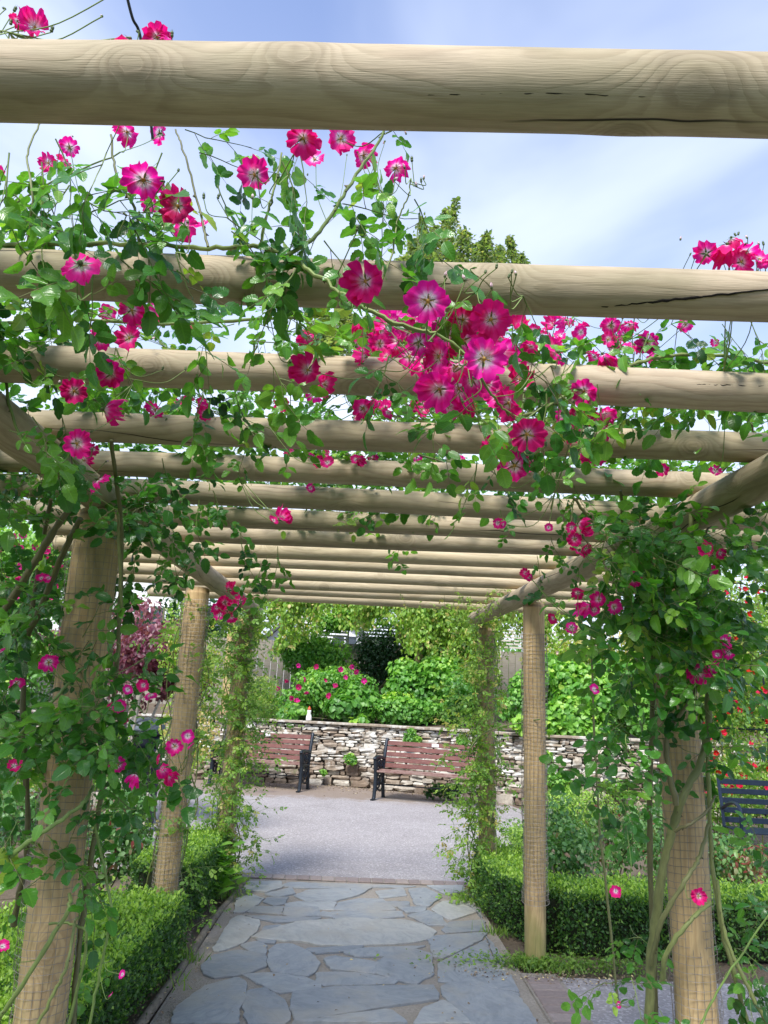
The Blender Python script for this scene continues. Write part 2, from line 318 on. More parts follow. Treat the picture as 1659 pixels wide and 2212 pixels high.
DIAMOND = pack([(0, 0, 0), (.3, .42, .09), (0, 1, -.12), (-.3, .42, .09), (0, .45, 0)], [(0, 1, 4), (1, 2, 4), (0, 4, 3), (4, 2, 3)], [(0, 0), (1, .4), (0, 1), (-1, .4), (0, .45)], [0]*4)
def compound(npair, seed, lod):
    r = random.Random(seed); V, F, UV, MI = [], [], [], []; n = 0
    rl = .75+.55*npair; m = 5; rb = [(0.02*math.sin(i*1.3+seed), rl*i/m, -.10*(i/m)**2*rl) for i in range(m+1)]
    def at(t): y = t*rl; return np.array([0.02*math.sin(t*m*1.3+seed), y, -.10*t*t*rl])
    for i in range(m+1):                       # rachis: flat 3-sided prism
        x, y, z = rb[i]; w = .022*(1-.5*i/m); V += [(x-w, y, z), (x+w, y, z), (x, y, z-w*1.6)]; UV += [(0, .5)]*3
    for i in range(m):
        a = i*3
        for j in range(3): F.append((a+j, a+(j+1) % 3, a+3+(j+1) % 3, a+3+j)); MI.append(1)
    n = len(V)
    spots = [(1.0, 0, 1.0)]
    for k in range(npair): t = .42+.50*k/max(1, npair) if npair > 1 else .6; spots += [(t, -1, .72+.12*k), (t+.02, 1, .72+.12*k)]
    for (t, sd_, sc) in spots:
        kw = dict(ns=10, cols=5, serr=.075) if lod == 0 else dict(ns=5, cols=3, serr=.0)
        v, f, uv = leaflet(w=r.uniform(.33, .42), curl=r.uniform(.05, .32), fold=r.uniform(.1, .5), wave=r.uniform(0, .22), ph=r.uniform(0, 6), tipx=r.uniform(-.08, .08), **kw)
        a = sd_*rad(r.uniform(52, 74)) + rad(r.uniform(-12, 12)); ti = rad(r.uniform(-25, 18)); ro = rad(r.uniform(-30, 30))
        v = v*sc*r.uniform(.9, 1.1)
        cx_, sx__ = math.cos(ro), math.sin(ro); v = v@np.array([[cx_, 0, sx__], [0, 1, 0], [-sx__, 0, cx_]])
        c_, s_ = math.cos(ti), math.sin(ti); v = v@np.array([[1, 0, 0], [0, c_, s_], [0, -s_, c_]])
        c_, s_ = math.cos(a), math.sin(a); v = v@np.array([[c_, -s_, 0], [s_, c_, 0], [0, 0, 1]])
        v = v+at(t)+np.array([sd_*.05, 0, 0])
        V += [tuple(q) for q in v]; UV += [tuple(q) for q in uv]; F += [tuple(np.array(q)+n) for q in f]; MI += [0]*len(f); n = len(V)
    return pack(V, F, UV, MI)
COMP = {0: [compound(p, s, 0) for p, s in ((2, 1), (2, 2), (2, 3), (1, 4), (3, 5), (2, 6))], 1: [compound(p, s+20, 1) for p, s in ((2, 1), (2, 2), (3, 3), (1, 4), (3, 5))]}
SIMP = [tpl_simple(ns=4, cols=3, w=w, curl=c, fold=f, serr=0) for w, c, f in ((.34, .2, .3), (.38, .1, .2), (.3, .3, .4))]
BROAD = [tpl_simple(ns=6, cols=5, w=.48, curl=c, fold=f, serr=.12, wave=.2, ph=c*9) for c, f in ((.2, .3), (.35, .2), (.1, .35))]
def axes(d, n):
    d = nz(d); X = nz(np.cross(d, n)); Z = np.cross(X, d); return X, d, Z
def scatter(acc, tpls, posn, d, n, sc, tint):
    X, Y, Z = axes(d, n); which = rng.integers(0, len(tpls), len(posn))
    for k in range(len(tpls)):
        q = which == k
        if q.any(): acc.inst(tpls[k], posn[q], X[q], Y[q], Z[q], sc[q], tint[q])

# ------------------------------------------------------------------ flowers
def flower_mesh(name, seed, npet=5, ruffle=.12, cup=.35, inner=0, gr=6, gv=8, mats=None, notch=.2):
    r = random.Random(seed); a = Acc()
    def petal(ang, size, lift, cup_, span):
        V, UV, F = [], [], []; p1, p2, p3 = r.uniform(0, 6), r.uniform(0, 6), r.uniform(.7, 1.4); asym = r.uniform(-.1, .1)
        for i in range(gr+1):
            t = i/gr
            for j in range(gv+1):
                s = -1+2*j/gv; wd = span*(.30+.70*min(1, t*1.9)**.8); th = s*wd
                edge = 1-notch*math.exp(-(s/.25)**2)-.20*abs(s)**3+asym*s; q = .05+(t*edge)*.95*(1+.035*math.sin(p2*3+s*13)*t)
                z = cup_*(q**1.4)+lift+ruffle*(t**2)*math.sin(p1+s*5.5*p3)+.06*t*math.sin(p2+s*9)-.28*cup_*abs(s)**2*t+.10*t**4*r.uniform(-1, 1)*.45
                V.append((math.cos(ang+th)*q*size, math.sin(ang+th)*q*size, z*size)); UV.append((t*.98*size, ang*3+s))
        for i in range(gr):
            for j in range(gv): k = i*(gv+1)+j; F.append((k, k+1, k+gv+2, k+gv+1))
        a.add(V, F, UV, .5, 0)
    for k in range(npet):
        petal(2*math.pi*k/npet+r.uniform(-.12, .12), r.uniform(.9, 1.06), .035*(k % 3), cup*r.uniform(.6, 1.3), r.uniform(.60, .78)*5/npet)
    for k in range(inner): petal(r.uniform(0, 6.28), r.uniform(.55, .78), .07+.02*k, cup*r.uniform(1.2, 2.2), .6)
    for k in range(5):        # sepals behind
        an = 2*math.pi*(k+.5)/5; c, s = math.cos(an), math.sin(an)
        a.add([(0, 0, -.06), (c*.2-s*.08, s*.2+c*.08, -.05), (c*.62, s*.62, -.10+.1*cup), (c*.2+s*.08, s*.2-c*.08, -.05)], [(0, 3, 2, 1)], None, .4, 1)
    lathe(a, (0, 0, -.26), [(.04, 0), (.12, .06), (.13, .14), (.07, .24)], 8, 1)
    me = a.build(name, mats or [M_PETAL, M_BUD]); return me
def stamen_mesh(seed, n=34):
    r = random.Random(seed); a = Acc()
    lathe(a, (0, 0, 0), [(.10, .02), (.09, .07), (.03, .11)], 8, 0)
    for k in range(n):
        an = r.uniform(0, 6.28); rr = r.uniform(.10, .30); z = r.uniform(.10, .24); c, s = math.cos(an), math.sin(an); tip = np.array([c*rr, s*rr, z]); w = .008
        a.add([(c*.05-s*w, s*.05+c*w, .03), (c*.05+s*w, s*.05-c*w, .03), tip], [(0, 1, 2)], None, .5, 0)
        e = .022; a.add([tip+(e, 0, 0), tip+(0, e, 0), tip+(-e, 0, 0), tip+(0, -e, 0), tip+(0, 0, e), tip-(0, 0, e)], [(0, 1, 4), (1, 2, 4), (2, 3, 4), (3, 0, 4), (1, 0, 5), (2, 1, 5), (3, 2, 5), (0, 3, 5)], None, .5, 0)
    return a.build('stamens', [M_STAM])
def take(o):
    me = o.data; bpy.data.objects.remove(o); return me
FLW = [take(flower_mesh('rose_flower', s, 5, ru, cu, inn)) for s, ru, cu, inn in ((1, .14, .22, 0), (2, .22, .42, 1), (3, .18, .30, 2), (4, .13, .12, 0), (5, .24, .65, 2), (6, .16, .32, 1))]
FLC = [take(flower_mesh('rose_flower', s, 5, .22, cu, 3, 5, 6)) for s, cu in ((11, 1.0), (12, 1.3))]
FLS = [take(flower_mesh('rose_flower', s, 5, .12, .35, 0, 3, 4)) for s in (21, 22, 23)]
STM = [take(stamen_mesh(s)) for s in (1, 2)]
def small_flower(mats, s): return take(flower_mesh('bloom', s, 5, .2, .7, 3, 3, 3, mats))
FPK = [small_flower([M_PINKP, M_BUD], 31), small_flower([M_PINKP, M_BUD], 32)]
FRD = [small_flower([M_REDP, M_BUD], 33), small_flower([M_REDP, M_BUD], 34)]
FWH = [small_flower([M_WHITEP, M_BUD], 35)]
def bud_mesh(s, pink):
    a = Acc(); lathe(a, (0, 0, 0), [(.02, 0), (.30, .12), (.36, .42), (.2, .6), (.12, .72)], 8, 0)
    lathe(a, (0, 0, .5), [(.16, 0), (.34, .25), (.33, .6), (.12, 1.0 if pink else .7), (.02, 1.15 if pink else .9)], 8, 1 if pink else 0)
    for k in range(5):
        an = k*1.2566; c, s_ = math.cos(an), math.sin(an); a.add([(c*.33-s_*.1, s_*.33+c*.1, .62), (c*.33+s_*.1, s_*.33-c*.1, .62), (c*.22, s_*.22, 1.75)], [(0, 1, 2)], None, .5, 0)
    return take(a.build('bud', [M_BUD, M_PETAL]))
BUD = [bud_mesh(1, True), bud_mesh(2, False), bud_mesh(3, False)]
def orient(o, p, nrm, s, spin, parent):
    z = Vector(nz(nrm)); q = z.to_track_quat('Z', 'Y'); M = q.to_matrix() @ Matrix.Rotation(spin, 3, 'Z')
    o.matrix_local = Matrix.Translation(Vector(tuple(float(c) for c in p))-(parent.location if parent else Vector((0, 0, 0)))) @ M.to_4x4() @ Matrix.Scale(float(s), 4)
    o.parent = parent

# ------------------------------------------------------------------ plants
class Plant:
    def __init__(s, root, leafmat, hue=0.): s.root=root; s.lm=leafmat; s.lv={0: [], 1: [], 2: [], 3: []}; s.st=Acc(); s.sp=[]; s.fl=[]; s.bd=[]
    def leaf(s, lod, p, d, n, sc, t): s.lv[lod].append((p, d, n, sc, t))
    def cane(s, pts, r0, r1=None, tint=.6, n=6, thorn=0, k=8):
        q = spline(pts, k); m = len(q); r1 = r0 if r1 is None else r1; q = q+rng.normal(0, .0015, q.shape)*min(1, r0/.004)
        tube(s.st, q, np.linspace(r0, r1, m)*(1+.08*rng.standard_normal(m)*(r0 > .005)), n, 0, tint); s.sp.append(q)
        for _ in range(thorn):
            i = rng.integers(1, m-1); T = nz(q[min(i+1, m-1)]-q[i-1]); a = nz(np.cross(T, rng.standard_normal(3))); b = q[i]+a*r0*.8; w = np.cross(T, a)
            s.st.add([b+T*.004, b-T*.004+w*.002, b-T*.004-w*.002, b+a*.007-T*.003], [(0, 1, 3), (1, 2, 3), (2, 0, 3)], None, .3)
        return q
    def spray(s, p, d, Lg=.3, nl=6, sc=.05, lod=0, t0=.5, tv=.22, droop=.8, r=.0022, up=.6, face=None):
        m = 6; pts = [np.array(p, float)]; d = nz(d); st = Lg/m
        for i in range(m): d = nz(d+np.array([0, 0, -droop*st])+rng.normal(0, .13, 3)); pts.append(pts[-1]+d*st)
        pts = np.array(pts); tube(s.st, pts, np.linspace(r, r*.5, m+1), 4, 0, .8, False); s.sp.append(pts)
        for i in range(nl):
            u = (i+.6)/nl; k = min(int(u*m), m-1); q = pts[k]+(pts[k+1]-pts[k])*(u*m-k); T = nz(pts[k+1]-pts[k])
            sd_ = nz(np.cross(T, [0, 0, 1]))*(1 if i % 2 else -1)
            ld = nz(T*.5+sd_*rng.uniform(.3, 1.0)+np.array([0, 0, rng.uniform(-.9, .25)])+rng.normal(0, .25, 3))
            if i == nl-1: ld = nz(T+rng.normal(0, .2, 3))
            nn = nz(np.array([0, 0, up])+rng.normal(0, .35, 3)+(face if face is not None else 0))
            s.leaf(lod, q, ld, nn, sc*rng.uniform(.6, 1.2), float(np.clip(rng.normal(t0, tv), 0, .972)) if rng.random() > .001 else 1.0)
    def link(s, p, r=.0016, maxd=.6, sag=.03):
        """thin stem from p to the nearest stem already grown"""
        if not s.sp: return
        Q = np.concatenate(s.sp); k = np.linalg.norm(Q-p, axis=1); i = int(np.argmin(k))
        if .02 < k[i] < maxd: tube(s.st, spline([p, (p+Q[i])/2+np.array([0, 0, -sag])+rng.normal(0, .012, 3), Q[i]], 5), [r], 4, 0, .85, False) if False else tube(s.st, spline([p, (p+Q[i])/2+np.array([0, 0, -sag])+rng.normal(0, .012, 3), Q[i]], 5), r, 4, 0, .85, False)
    def flower(s, x, y, px, real=.078, mesh=None, nrm=None, jit=.45, dep=None):
        d = (dep or real*FP/px)*(.90 if y < 1050 else 1); p = clear_beams(x, y, d); size = px*np.dot(p-CAM, FWD)/FP/2*1.07
        toc = nz(CAM-p); n = nz(toc+rng.normal(0, jit*1.15, 3)+np.array([0, 0, -.1])) if nrm is None else nz(nrm)
        me = mesh if mesh is not None else (FLW[rng.integers(0, 6)] if px > 33 else FLS[rng.integers(0, 3)])
        s.fl.append((p, n, size, me, px)); return p, n
    def bud(s, p, n, sc=.006): s.bd.append((p, nz(n), sc))
    def finish(s, name_leaf='foliage', name_stem='stems'):
        ac = Acc()
        for lod, ls in s.lv.items():
            if not ls: continue
            A = [np.array([l[i] for l in ls], float) for i in range(5)]
            scatter(ac, {0: COMP[0], 1: COMP[1], 2: SIMP, 3: [DIAMOND]}[lod], A[0], A[1], A[2], A[3], A[4])
        for (p, n, sz, me, px) in s.fl:
            c = p-n*sz*.25; s.link(c, .0013)
        for (p, n, sc) in s.bd: s.link(p, .0011, .25)
        if ac.n: ac.build(name_leaf, [s.lm, M_CANE], s.root)
        if s.st.n: s.st.build(name_stem, [M_CANE], s.root)
        for (p, n, sz, me, px) in s.fl:
            o = bpy.data.objects.new('flower', me); COL.objects.link(o); orient(o, p, n, sz, rng.uniform(0, 6.28), s.root)
            if px > 28 and me in FLW:
                q = bpy.data.objects.new('stamens', STM[rng.integers(0, 2)]); COL.objects.link(q); q.parent = o
        for (p, n, sc) in s.bd[:98]:
            o = bpy.data.objects.new('bud', BUD[rng.integers(0, 3)]); COL.objects.link(o); orient(o, p, n, sc, rng.uniform(0, 6), s.root)
BEAMS = []
def clear_beams(x, y, d):
    for _ in range(14):
        p = P(x, y, d); bad = False
        for (c, dr, r) in BEAMS:
            w = p-c; w = w-dr*np.dot(w, dr)
            if np.linalg.norm(w) < r+.035: bad = True
        if not bad: return p
        d -= .025
    return p

def blob(acc, c, R, n, size, t0, tv, lumps=9, tpls=None, seed=0, up=.5, fill=.35, droopy=0.):
    """leaves on and inside an uneven mass of overlapping lumps"""
    g = np.random.default_rng(seed); c = np.array(c, float); R = np.array(R, float)
    cs = nz(g.normal(0, 1, (lumps, 3)))*g.uniform(.35, .8, (lumps, 1)); rs = g.uniform(.28, .52, lumps); lt = g.normal(0, .10, lumps)
    cs[0] = 0; rs[0] = .62
    w = rs**2; which = g.choice(lumps, n, p=w/w.sum()); dr = nz(g.normal(0, 1, (n, 3))); rr = np.where(g.random(n) < fill, g.uniform(.4, .95, n), g.uniform(.93, 1.12, n))
    q = cs[which]+dr*(rs[which]*rr)[:, None]; p = c+q*R
    o = nz(dr*.8+np.array([0, 0, up])+g.normal(0, .4, (n, 3))); d = nz(np.cross(o, g.normal(0, 1, (n, 3)))+np.array([0, 0, -.5-droopy]))
    t = np.clip(t0+lt[which]+g.normal(0, tv, n)+.12*dr[:, 2], 0, 1); k = p[:, 2] > .01
    scatter(acc, tpls or SIMP, p[k], d[k], o[k], (size*g.uniform(.6, 1.25, n))[k], t[k])
def shrub(name, label, cat, blobs, mt, tpls=None, group=None, stems=5, stemr=.015, base=None, up=.5, stem_name='stems', fill=.35):
    c0 = np.array(blobs[0][0]); base = np.array(base) if base is not None else np.array([c0[0], c0[1], max(0, c0[2]-blobs[0][1][2])])
    r = thing(name, base, label, cat, group); a = Acc(); st = Acc()
    for i, (c, R, n, size, t0, tv, lumps, seed) in enumerate(blobs): blob(a, c, R, n, size, t0, tv, lumps, tpls, seed, up, fill)
    for i in range(stems):
        b = blobs[i % len(blobs)]; e = np.array(b[0])+nz(rng.normal(0, 1, 3))*np.array(b[1])*.6; s0 = base+np.array([0, 0, -.02])
        tube(st, spline([s0, (s0+e)/2+rng.normal(0, .05, 3), e], 6), np.linspace(stemr, stemr*.3, 13), 6, 0, .25)
    a.build('foliage', [mt, M_CANE], r)
    if stems: st.build(stem_name, [M_CANE], r)
    return r
def add_flowers(root, meshes, pts, size, name='flower', jit=.5):
    for p in pts:
        o = bpy.data.objects.new(name, meshes[rng.integers(0, len(meshes))]); COL.objects.link(o)
        orient(o, p, nz(nz(CAM-np.array(p))+rng.normal(0, jit, 3)), size*rng.uniform(.8, 1.2), rng.uniform(0, 6), root)
#@@SETTING
# ------------------------------------------------------------------ ground, patio, path
def sheet(name, poly, z, m, kind='structure', thick=0):
    a = Acc(); poly = [(*p[:2], z) for p in poly]; a.add(poly, [tuple(range(len(poly)))], [(p[0], p[1]) for p in poly]); o = a.build(name, [m], None, False); return tag(o, kind=kind) if kind else o
def soil_mat(name, c1, c2, c3):
    m, t, b = mat(name); p = pos(t); n = noise(t, p, 3, 6, .6); n2 = noise(t, p, 60, 4, .7)
    c = mixc(t, ramp(t, n2, [(.35, (0,)*3), (.7, (1,)*3)]), ramp(t, n, [(.35, c1), (.6, c2)]), c3); t.links.new(c, b.inputs['Base Color']); b.inputs['Roughness'].default_value = .95; bump(t, n2, b, .8, .02); return m
M_SOIL = soil_mat('soil', (.07, .05, .035), (.12, .09, .06), (.17, .13, .09)); M_LAND = soil_mat('meadow', (.05, .09, .025), (.09, .13, .035), (.07, .08, .04))
sheet('ground', [(-160, -160), (160, -160), (160, 160), (-160, 160)], -.03, M_LAND)
# soil of the garden, raised a little in a grid so that it is uneven
a = Acc(); gx, gy = np.meshgrid(np.linspace(-9, 10, 120), np.linspace(1.0, 14.5, 90)); zz = -.022+.018*np.sin(gx*7+gy*3)*np.sin(gy*9-gx*2)*.4
pathm = (gx > -1.0) & (gx < 1.3) & (gy < 7.6); zz = np.where(pathm, -.025, zz); V = np.stack([gx, gy, zz], -1).reshape(-1, 3)
F = [(j*120+i, j*120+i+1, (j+1)*120+i+1, (j+1)*120+i) for j in range(89) for i in range(119)]; a.add(V, F, V[:, :2]); tag(a.build('soil_bed', [M_SOIL]), kind='structure')
def asphalt():
    m, t, b = mat('asphalt'); p = pos(t); n = noise(t, p, 1.1, 5, .6); v = N(t, 'ShaderNodeTexVoronoi'); v.inputs['Scale'].default_value = 75; t.links.new(p, v.inputs['Vector'])
    s = N(t, 'ShaderNodeSeparateColor'); t.links.new(v.outputs['Color'], s.inputs[0])
    c = mixc(t, math_(t, 'MULTIPLY', s.outputs[0], .7), ramp(t, n, [(.3, (.24, .215, .21)), (.7, (.315, .29, .285))]), ramp(t, s.outputs[1], [(0, (.15, .14, .14)), (.6, (.31, .29, .29)), (1, (.58, .55, .54))]))
    sy = N(t, 'ShaderNodeSeparateXYZ'); t.links.new(p, sy.inputs[0])
    deb = math_(t, 'ADD', math_(t, 'MULTIPLY', math_(t, 'SUBTRACT', sy.outputs['Y'], 12.3), .5), math_(t, 'MULTIPLY', noise(t, p, 3.5, 5, .65), 1.0))
    c = mixc(t, ramp(t, deb, [(.75, (0,)*3), (1.0, (.75,)*3)]), c, (.20, .145, .10))
    c = mixc(t, ramp(t, noise(t, mapping(t, p, (1, 1, 1), (4.1, 2.2, 0)), .9, 2, .5), [(.66, (0,)*3), (.72, (.5,)*3)]), c, (.12, .09, .085))
    t.links.new(c, b.inputs['Base Color']); b.inputs['Roughness'].default_value = .85; bump(t, v.outputs['Distance'], b, .35, .006); return m
M_ASPH = asphalt()
sheet('patio', [(-2.4, 7.34), (-1.0, 7.34), (1.25, 7.34), (1.75, 8.2), (2.3, 9.6), (2.75, 12.2), (2.5, 13.6), (1.2, 14.4), (0, 15.0), (-2, 15.1), (-4.2, 15.0), (-3.6, 11.5), (-2.9, 9)], .004, M_ASPH)
sheet('side_path', [(1.26, 1.0), (7, 1.0), (7, 4.95), (1.26, 4.95)], .004, M_ASPH)
M_MORT = soil_mat('mortar', (.30, .265, .22), (.37, .33, .28), (.25, .215, .175))
pathbed = sheet('path', [(-.90, 1.0), (1.06, 1.0), (1.06, 7.2), (-.86, 7.2)], 0.0, M_MORT)
def slate():
    m, t, b = mat('slate'); p = pos(t); tn = attr(t); w = N(t, 'ShaderNodeVectorRotate', rotation_type='Z_AXIS'); t.links.new(p, w.inputs['Vector']); t.links.new(math_(t, 'MULTIPLY', tn, 5.0), w.inputs['Angle'])
    n = noise(t, mapping(t, w.outputs[0], (2.6, 4.4, 1)), 3, 7, .68, 1.4); n2 = noise(t, p, 2.2, 5, .65)
    c = ramp(t, tn, [(0, (.20, .218, .238)), (.5, (.255, .272, .288)), (.8, (.31, .32, .32)), (1, (.39, .375, .33))])
    c = mixc(t, .75, c, ramp(t, n, [(.3, (.66, .68, .72)), (.5, (1, 1, 1)), (.72, (1.35, 1.3, 1.25))]), 'MULTIPLY')
    c = mixc(t, ramp(t, n2, [(.47, (0,)*3), (.66, (.65,)*3)]), c, (.33, .30, .25)); c = mixc(t, ramp(t, noise(t, p, 14, 4, .7), [(.66, (0,)*3), (.74, (.5,)*3)]), c, (.36, .36, .33))
    t.links.new(c, b.inputs['Base Color']); b.inputs['Roughness'].default_value = .55; b.inputs['Specular IOR Level'].default_value = .45; bump(t, n, b, .35, .006); return m
M_SLATE = slate()
ST = """80,617 95,560 200,480 320,450 358,465 355,530 330,560 325,617|352,560 370,495 430,487 500,530 527,585 505,617 370,617|190,400 240,360 330,342 425,355 430,400 350,430 240,443 200,425|235,335 300,225 330,208 410,225 400,265 345,310 260,340|450,340 480,318 530,315 600,345 638,385 620,420 590,437 460,420 443,380|345,318 410,305 435,325 430,350 370,340|407,293 470,295 465,310 420,308|350,432 440,425 560,435 640,465 635,488 480,498 400,460|545,530 550,500 720,483 1070,478 1088,505 1085,530 930,550 760,580 560,612 540,570|640,425 790,425 930,450 920,465 660,472 638,460|665,375 700,365 855,385 850,428 690,410|862,425 868,380 930,350 1010,338 1070,355 1075,430 1005,468 900,440|1100,390 1280,302 1310,380 1370,430 1390,470 1400,495 1240,470 1105,455|1115,480 1150,465 1260,478 1400,505 1470,617 1220,617 1160,560 1120,510|1015,617 1045,565 1120,537 1170,570 1215,617|560,617 650,605 760,590 900,570 960,617|392,287 420,272 450,262 560,230 760,215 960,222 1035,238 1083,265 1066,290 1010,304 930,313 720,320 640,316 570,303 480,300|1065,300 1090,285 1280,272 1260,300 1120,365 1085,360|1120,258 1145,230 1270,222 1275,260 1130,270|1075,180 1120,150 1230,150 1240,190 1150,220 1110,203|985,205 1060,187 1105,205 1130,240 1060,240|690,192 830,187 950,190 958,208 830,220 710,216|505,200 515,168 630,172 645,203 540,210|370,207 420,207 640,213 600,225 480,230|370,190 390,170 500,170 490,198|315,190 325,140 380,125 425,140 400,163 360,188|430,150 450,135 518,135 505,158 465,166|350,105 370,74 490,72 495,95 440,113|500,90 540,77 1000,90 940,97 840,95 700,99 560,96|550,125 600,106 840,97 790,125 690,149 590,144|512,160 560,151 700,151 690,180 560,177|702,180 720,155 800,140 880,142 930,180 800,185|862,110 960,99 975,124 880,136|985,102 1050,97 1110,130 1060,168 1010,160|1060,91 1190,90 1200,110 1130,124|945,172 1050,174 1040,189 980,193|600,332 800,322 780,340 640,350|745,347 830,330 1040,322 900,360 790,361|435,121 530,98 545,120 480,131|440,245 490,240 480,258 420,264|890,151 980,151 985,165 930,169|1205,158 1255,180 1262,212 1245,190|1285,290 1320,330 1350,385 1318,372|655,192 640,203 690,212 680,195"""
gst = np.random.default_rng(5); a = Acc(); extra = [[(-.83, 3.9), (-.3, 4.02), (-.35, 3.5), (-.82, 3.4)], [(-.25, 4.02), (.3, 4.0), (.35, 3.45), (-.28, 3.5)], [(.36, 4.0), (.98, 4.05), (1.0, 3.4), (.42, 3.45)], [(-.82, 3.3), (-.1, 3.4), (-.1, 2.7), (-.8, 2.7)], [(0, 3.38), (.98, 3.32), (.98, 2.7), (.0, 2.7)], [(-.8, 2.6), (.2, 2.6), (.1, 1.8), (-.8, 1.8)], [(.3, 2.6), (.98, 2.6), (.98, 1.8), (.22, 1.8)]]
polys = [[tuple(onz((600+float(c.split(',')[0])*1.0247)/1.8228, (3400+float(c.split(',')[1])*1.0247)/1.8228)[:2]) for c in s.split()] for s in ST.split('|')]
for k, pl in enumerate(polys+extra):
    q = np.array(pl); ar = .5*np.sum(q[:, 0]*np.roll(q[:, 1], -1)-np.roll(q[:, 0], -1)*q[:, 1]); q = q if ar > 0 else q[::-1]
    o = []                                   # densify, soften corners, roughen
    n = len(q)
    for i in range(n):
        p0, p1, p2 = q[i-1], q[i], q[(i+1) % n]; l0, l2 = np.linalg.norm(p0-p1), np.linalg.norm(p2-p1); e = min(.016, l0*.3, l2*.3)
        A_, B_ = p1+(p0-p1)/max(l0, 1e-6)*e, p1+(p2-p1)/max(l2, 1e-6)*e; o += [A_, A_*.25+B_*.25+p1*.5, B_]
        m = int(max(l2-2*e, 0)/.035); nx = p2+(p1-p2)/max(l2, 1e-6)*min(.016, l2*.3)
        for j in range(1, m): o.append(B_+(nx-B_)*j/m)
    o = np.array(o); cen = o.mean(0); o += gst.normal(0, .0035, o.shape); m = len(o); z = gst.uniform(.008, .014); tl = gst.normal(0, .004, 2)
    rings = []; gs_ = 1+.026/max(.08, math.sqrt(abs(ar)))
    for s_, h in ((gs_, -.004), (gs_, z-.003), (gs_-.006/max(.06, np.sqrt(abs(ar))), z)):
        w = cen+(o-cen)*s_; rings.append(np.c_[w, h+(w-cen)@tl*(h > 0)])
    V = np.vstack(rings+[[[*cen, z]]]); F = [(r*m+i, r*m+(i+1) % m, (r+1)*m+(i+1) % m, (r+1)*m+i) for r in range(2) for i in range(m)]+[(2*m+i, 2*m+(i+1) % m, 3*m) for i in range(m)]
    tn = .88 if k == 16 else (.85 if k in (19, 3) else float(gst.uniform(0, .8))); a.add(V, F, None, tn)
a.build('flagstone', [M_SLATE], pathbed, False)
def brick_mat():
    m, t, b = mat('paving_brick'); tn = attr(t); n = noise(t, pos(t), 40, 4, .6)
    c = ramp(t, tn, [(0, (.21, .165, .15)), (.5, (.26, .21, .19)), (1, (.31, .255, .225))]); t.links.new(mixc(t, .5, c, ramp(t, n, [(.3, (.65,)*3), (.7, (1.2,)*3)]), 'MULTIPLY'), b.inputs['Base Color']); b.inputs['Roughness'].default_value = .85; bump(t, n, b, .4, .004); return m
M_BRICK = brick_mat()
a = Acc(); x = -.84
while x < 1.1: box(a, (x+.05, 7.27+rng.normal(0, .003), -.002), (.098, .15, .03), rng.normal(0, .02), .004, 0, rng.random()); x += .107
a2 = Acc(); y = 4.92
while y > 2.4: box(a2, (1.155+rng.normal(0, .002), y-.05, -.002), (.185, .098, .03), rng.normal(0, .02), .006, 0, rng.random()); y -= .107
for acc in (a, a2): o = acc.build('brick_edging', [M_BRICK], None, False); tag(o, kind='structure')
sheet('brick_bed', [(-.9, 7.19), (1.25, 7.19), (1.25, 7.36), (-.9, 7.36)], .006, M_MORT); sheet('brick_bed', [(1.05, 1.0), (1.27, 1.0), (1.27, 5.0), (1.05, 5.0)], .006, M_MORT)
M_KERB = plain('old_kerb', (.24, .20, .15), .9, var=.2, scale=25, bumps=.5)
a = Acc(); k = [(-.95, 2.5), (-.92, 4.1), (-.90, 5.0), (-.90, 5.9), (-.86, 6.6), (-.84, 7.1)]; tube(a, spline([(x, y, .0) for x, y in k], 8), .024, 8); tag(a.build('path_edging', [M_KERB]), kind='structure')
# grass tufts and small debris along the edges
a = Acc(); g = np.random.default_rng(3); pts = []
for cx, cy, n, s in ((1.12, 5.15, 330, .07), (1.28, 5.09, 230, .09), (1.65, 5.1, 90, .16), (-.93, 5.0, 200, .07), (-.95, 4.6, 100, .08), (1.06, 5.8, 160, .07), (1.02, 6.7, 160, .08), (-.95, 6.5, 160, .07), (2.4, 5.12, 90, .3), (1.12, 7.0, 140, .07), (1.5, 8.3, 200, .15)):
    pts.append(np.c_[g.normal(cx, s, n), g.normal(cy, s*.6, n), np.zeros(n)])
pts = np.vstack(pts); n = len(pts); d = nz(np.c_[g.normal(0, .45, (n, 2)), np.full(n, 1.0)]); X, Y, Z = axes(d, nz(g.normal(0, 1, (n, 3))))
BL = pack([(-.05, 0, 0), (.05, 0, 0), (.035, .5, .03), (-.035, .5, .03), (0, 1, .16)], [(0, 1, 2, 3), (3, 2, 4)], [(0, 0)]*5, [0, 0]); a.inst(BL, pts, X, Y, Z, g.uniform(.015, .10, n)*g.uniform(.5, 1.1, n), g.random(n))
m_ = 1500; q_ = np.c_[g.normal(1.35, .35, m_), g.normal(5.14, .07, m_), g.uniform(.005, .06, m_)**1.0]; o_ = nz(np.c_[g.normal(0, .5, (m_, 2)), np.ones(m_)]); scatter(a, [DIAMOND], q_, nz(np.cross(o_, g.normal(0, 1, (m_, 3)))), o_, g.uniform(.012, .035, m_), g.random(m_))
tag(a.build('grass', [M_GRASS]), kind='stuff', label='short tufts of grass growing along the path edges', cat='grass')
a = Acc(); n = 2600; q = np.vstack([np.c_[g.uniform(-2, 2.6, 1500), 15.0-np.abs(g.normal(0, .55, 1500))], np.c_[g.uniform(-.86, 1.0, 90), g.uniform(4, 7, 90)], np.c_[g.normal(1.35, .4, 500), g.normal(4.93, .06, 500)], np.c_[g.normal(-.93, .05, 510), g.uniform(3.9, 7, 510)]])
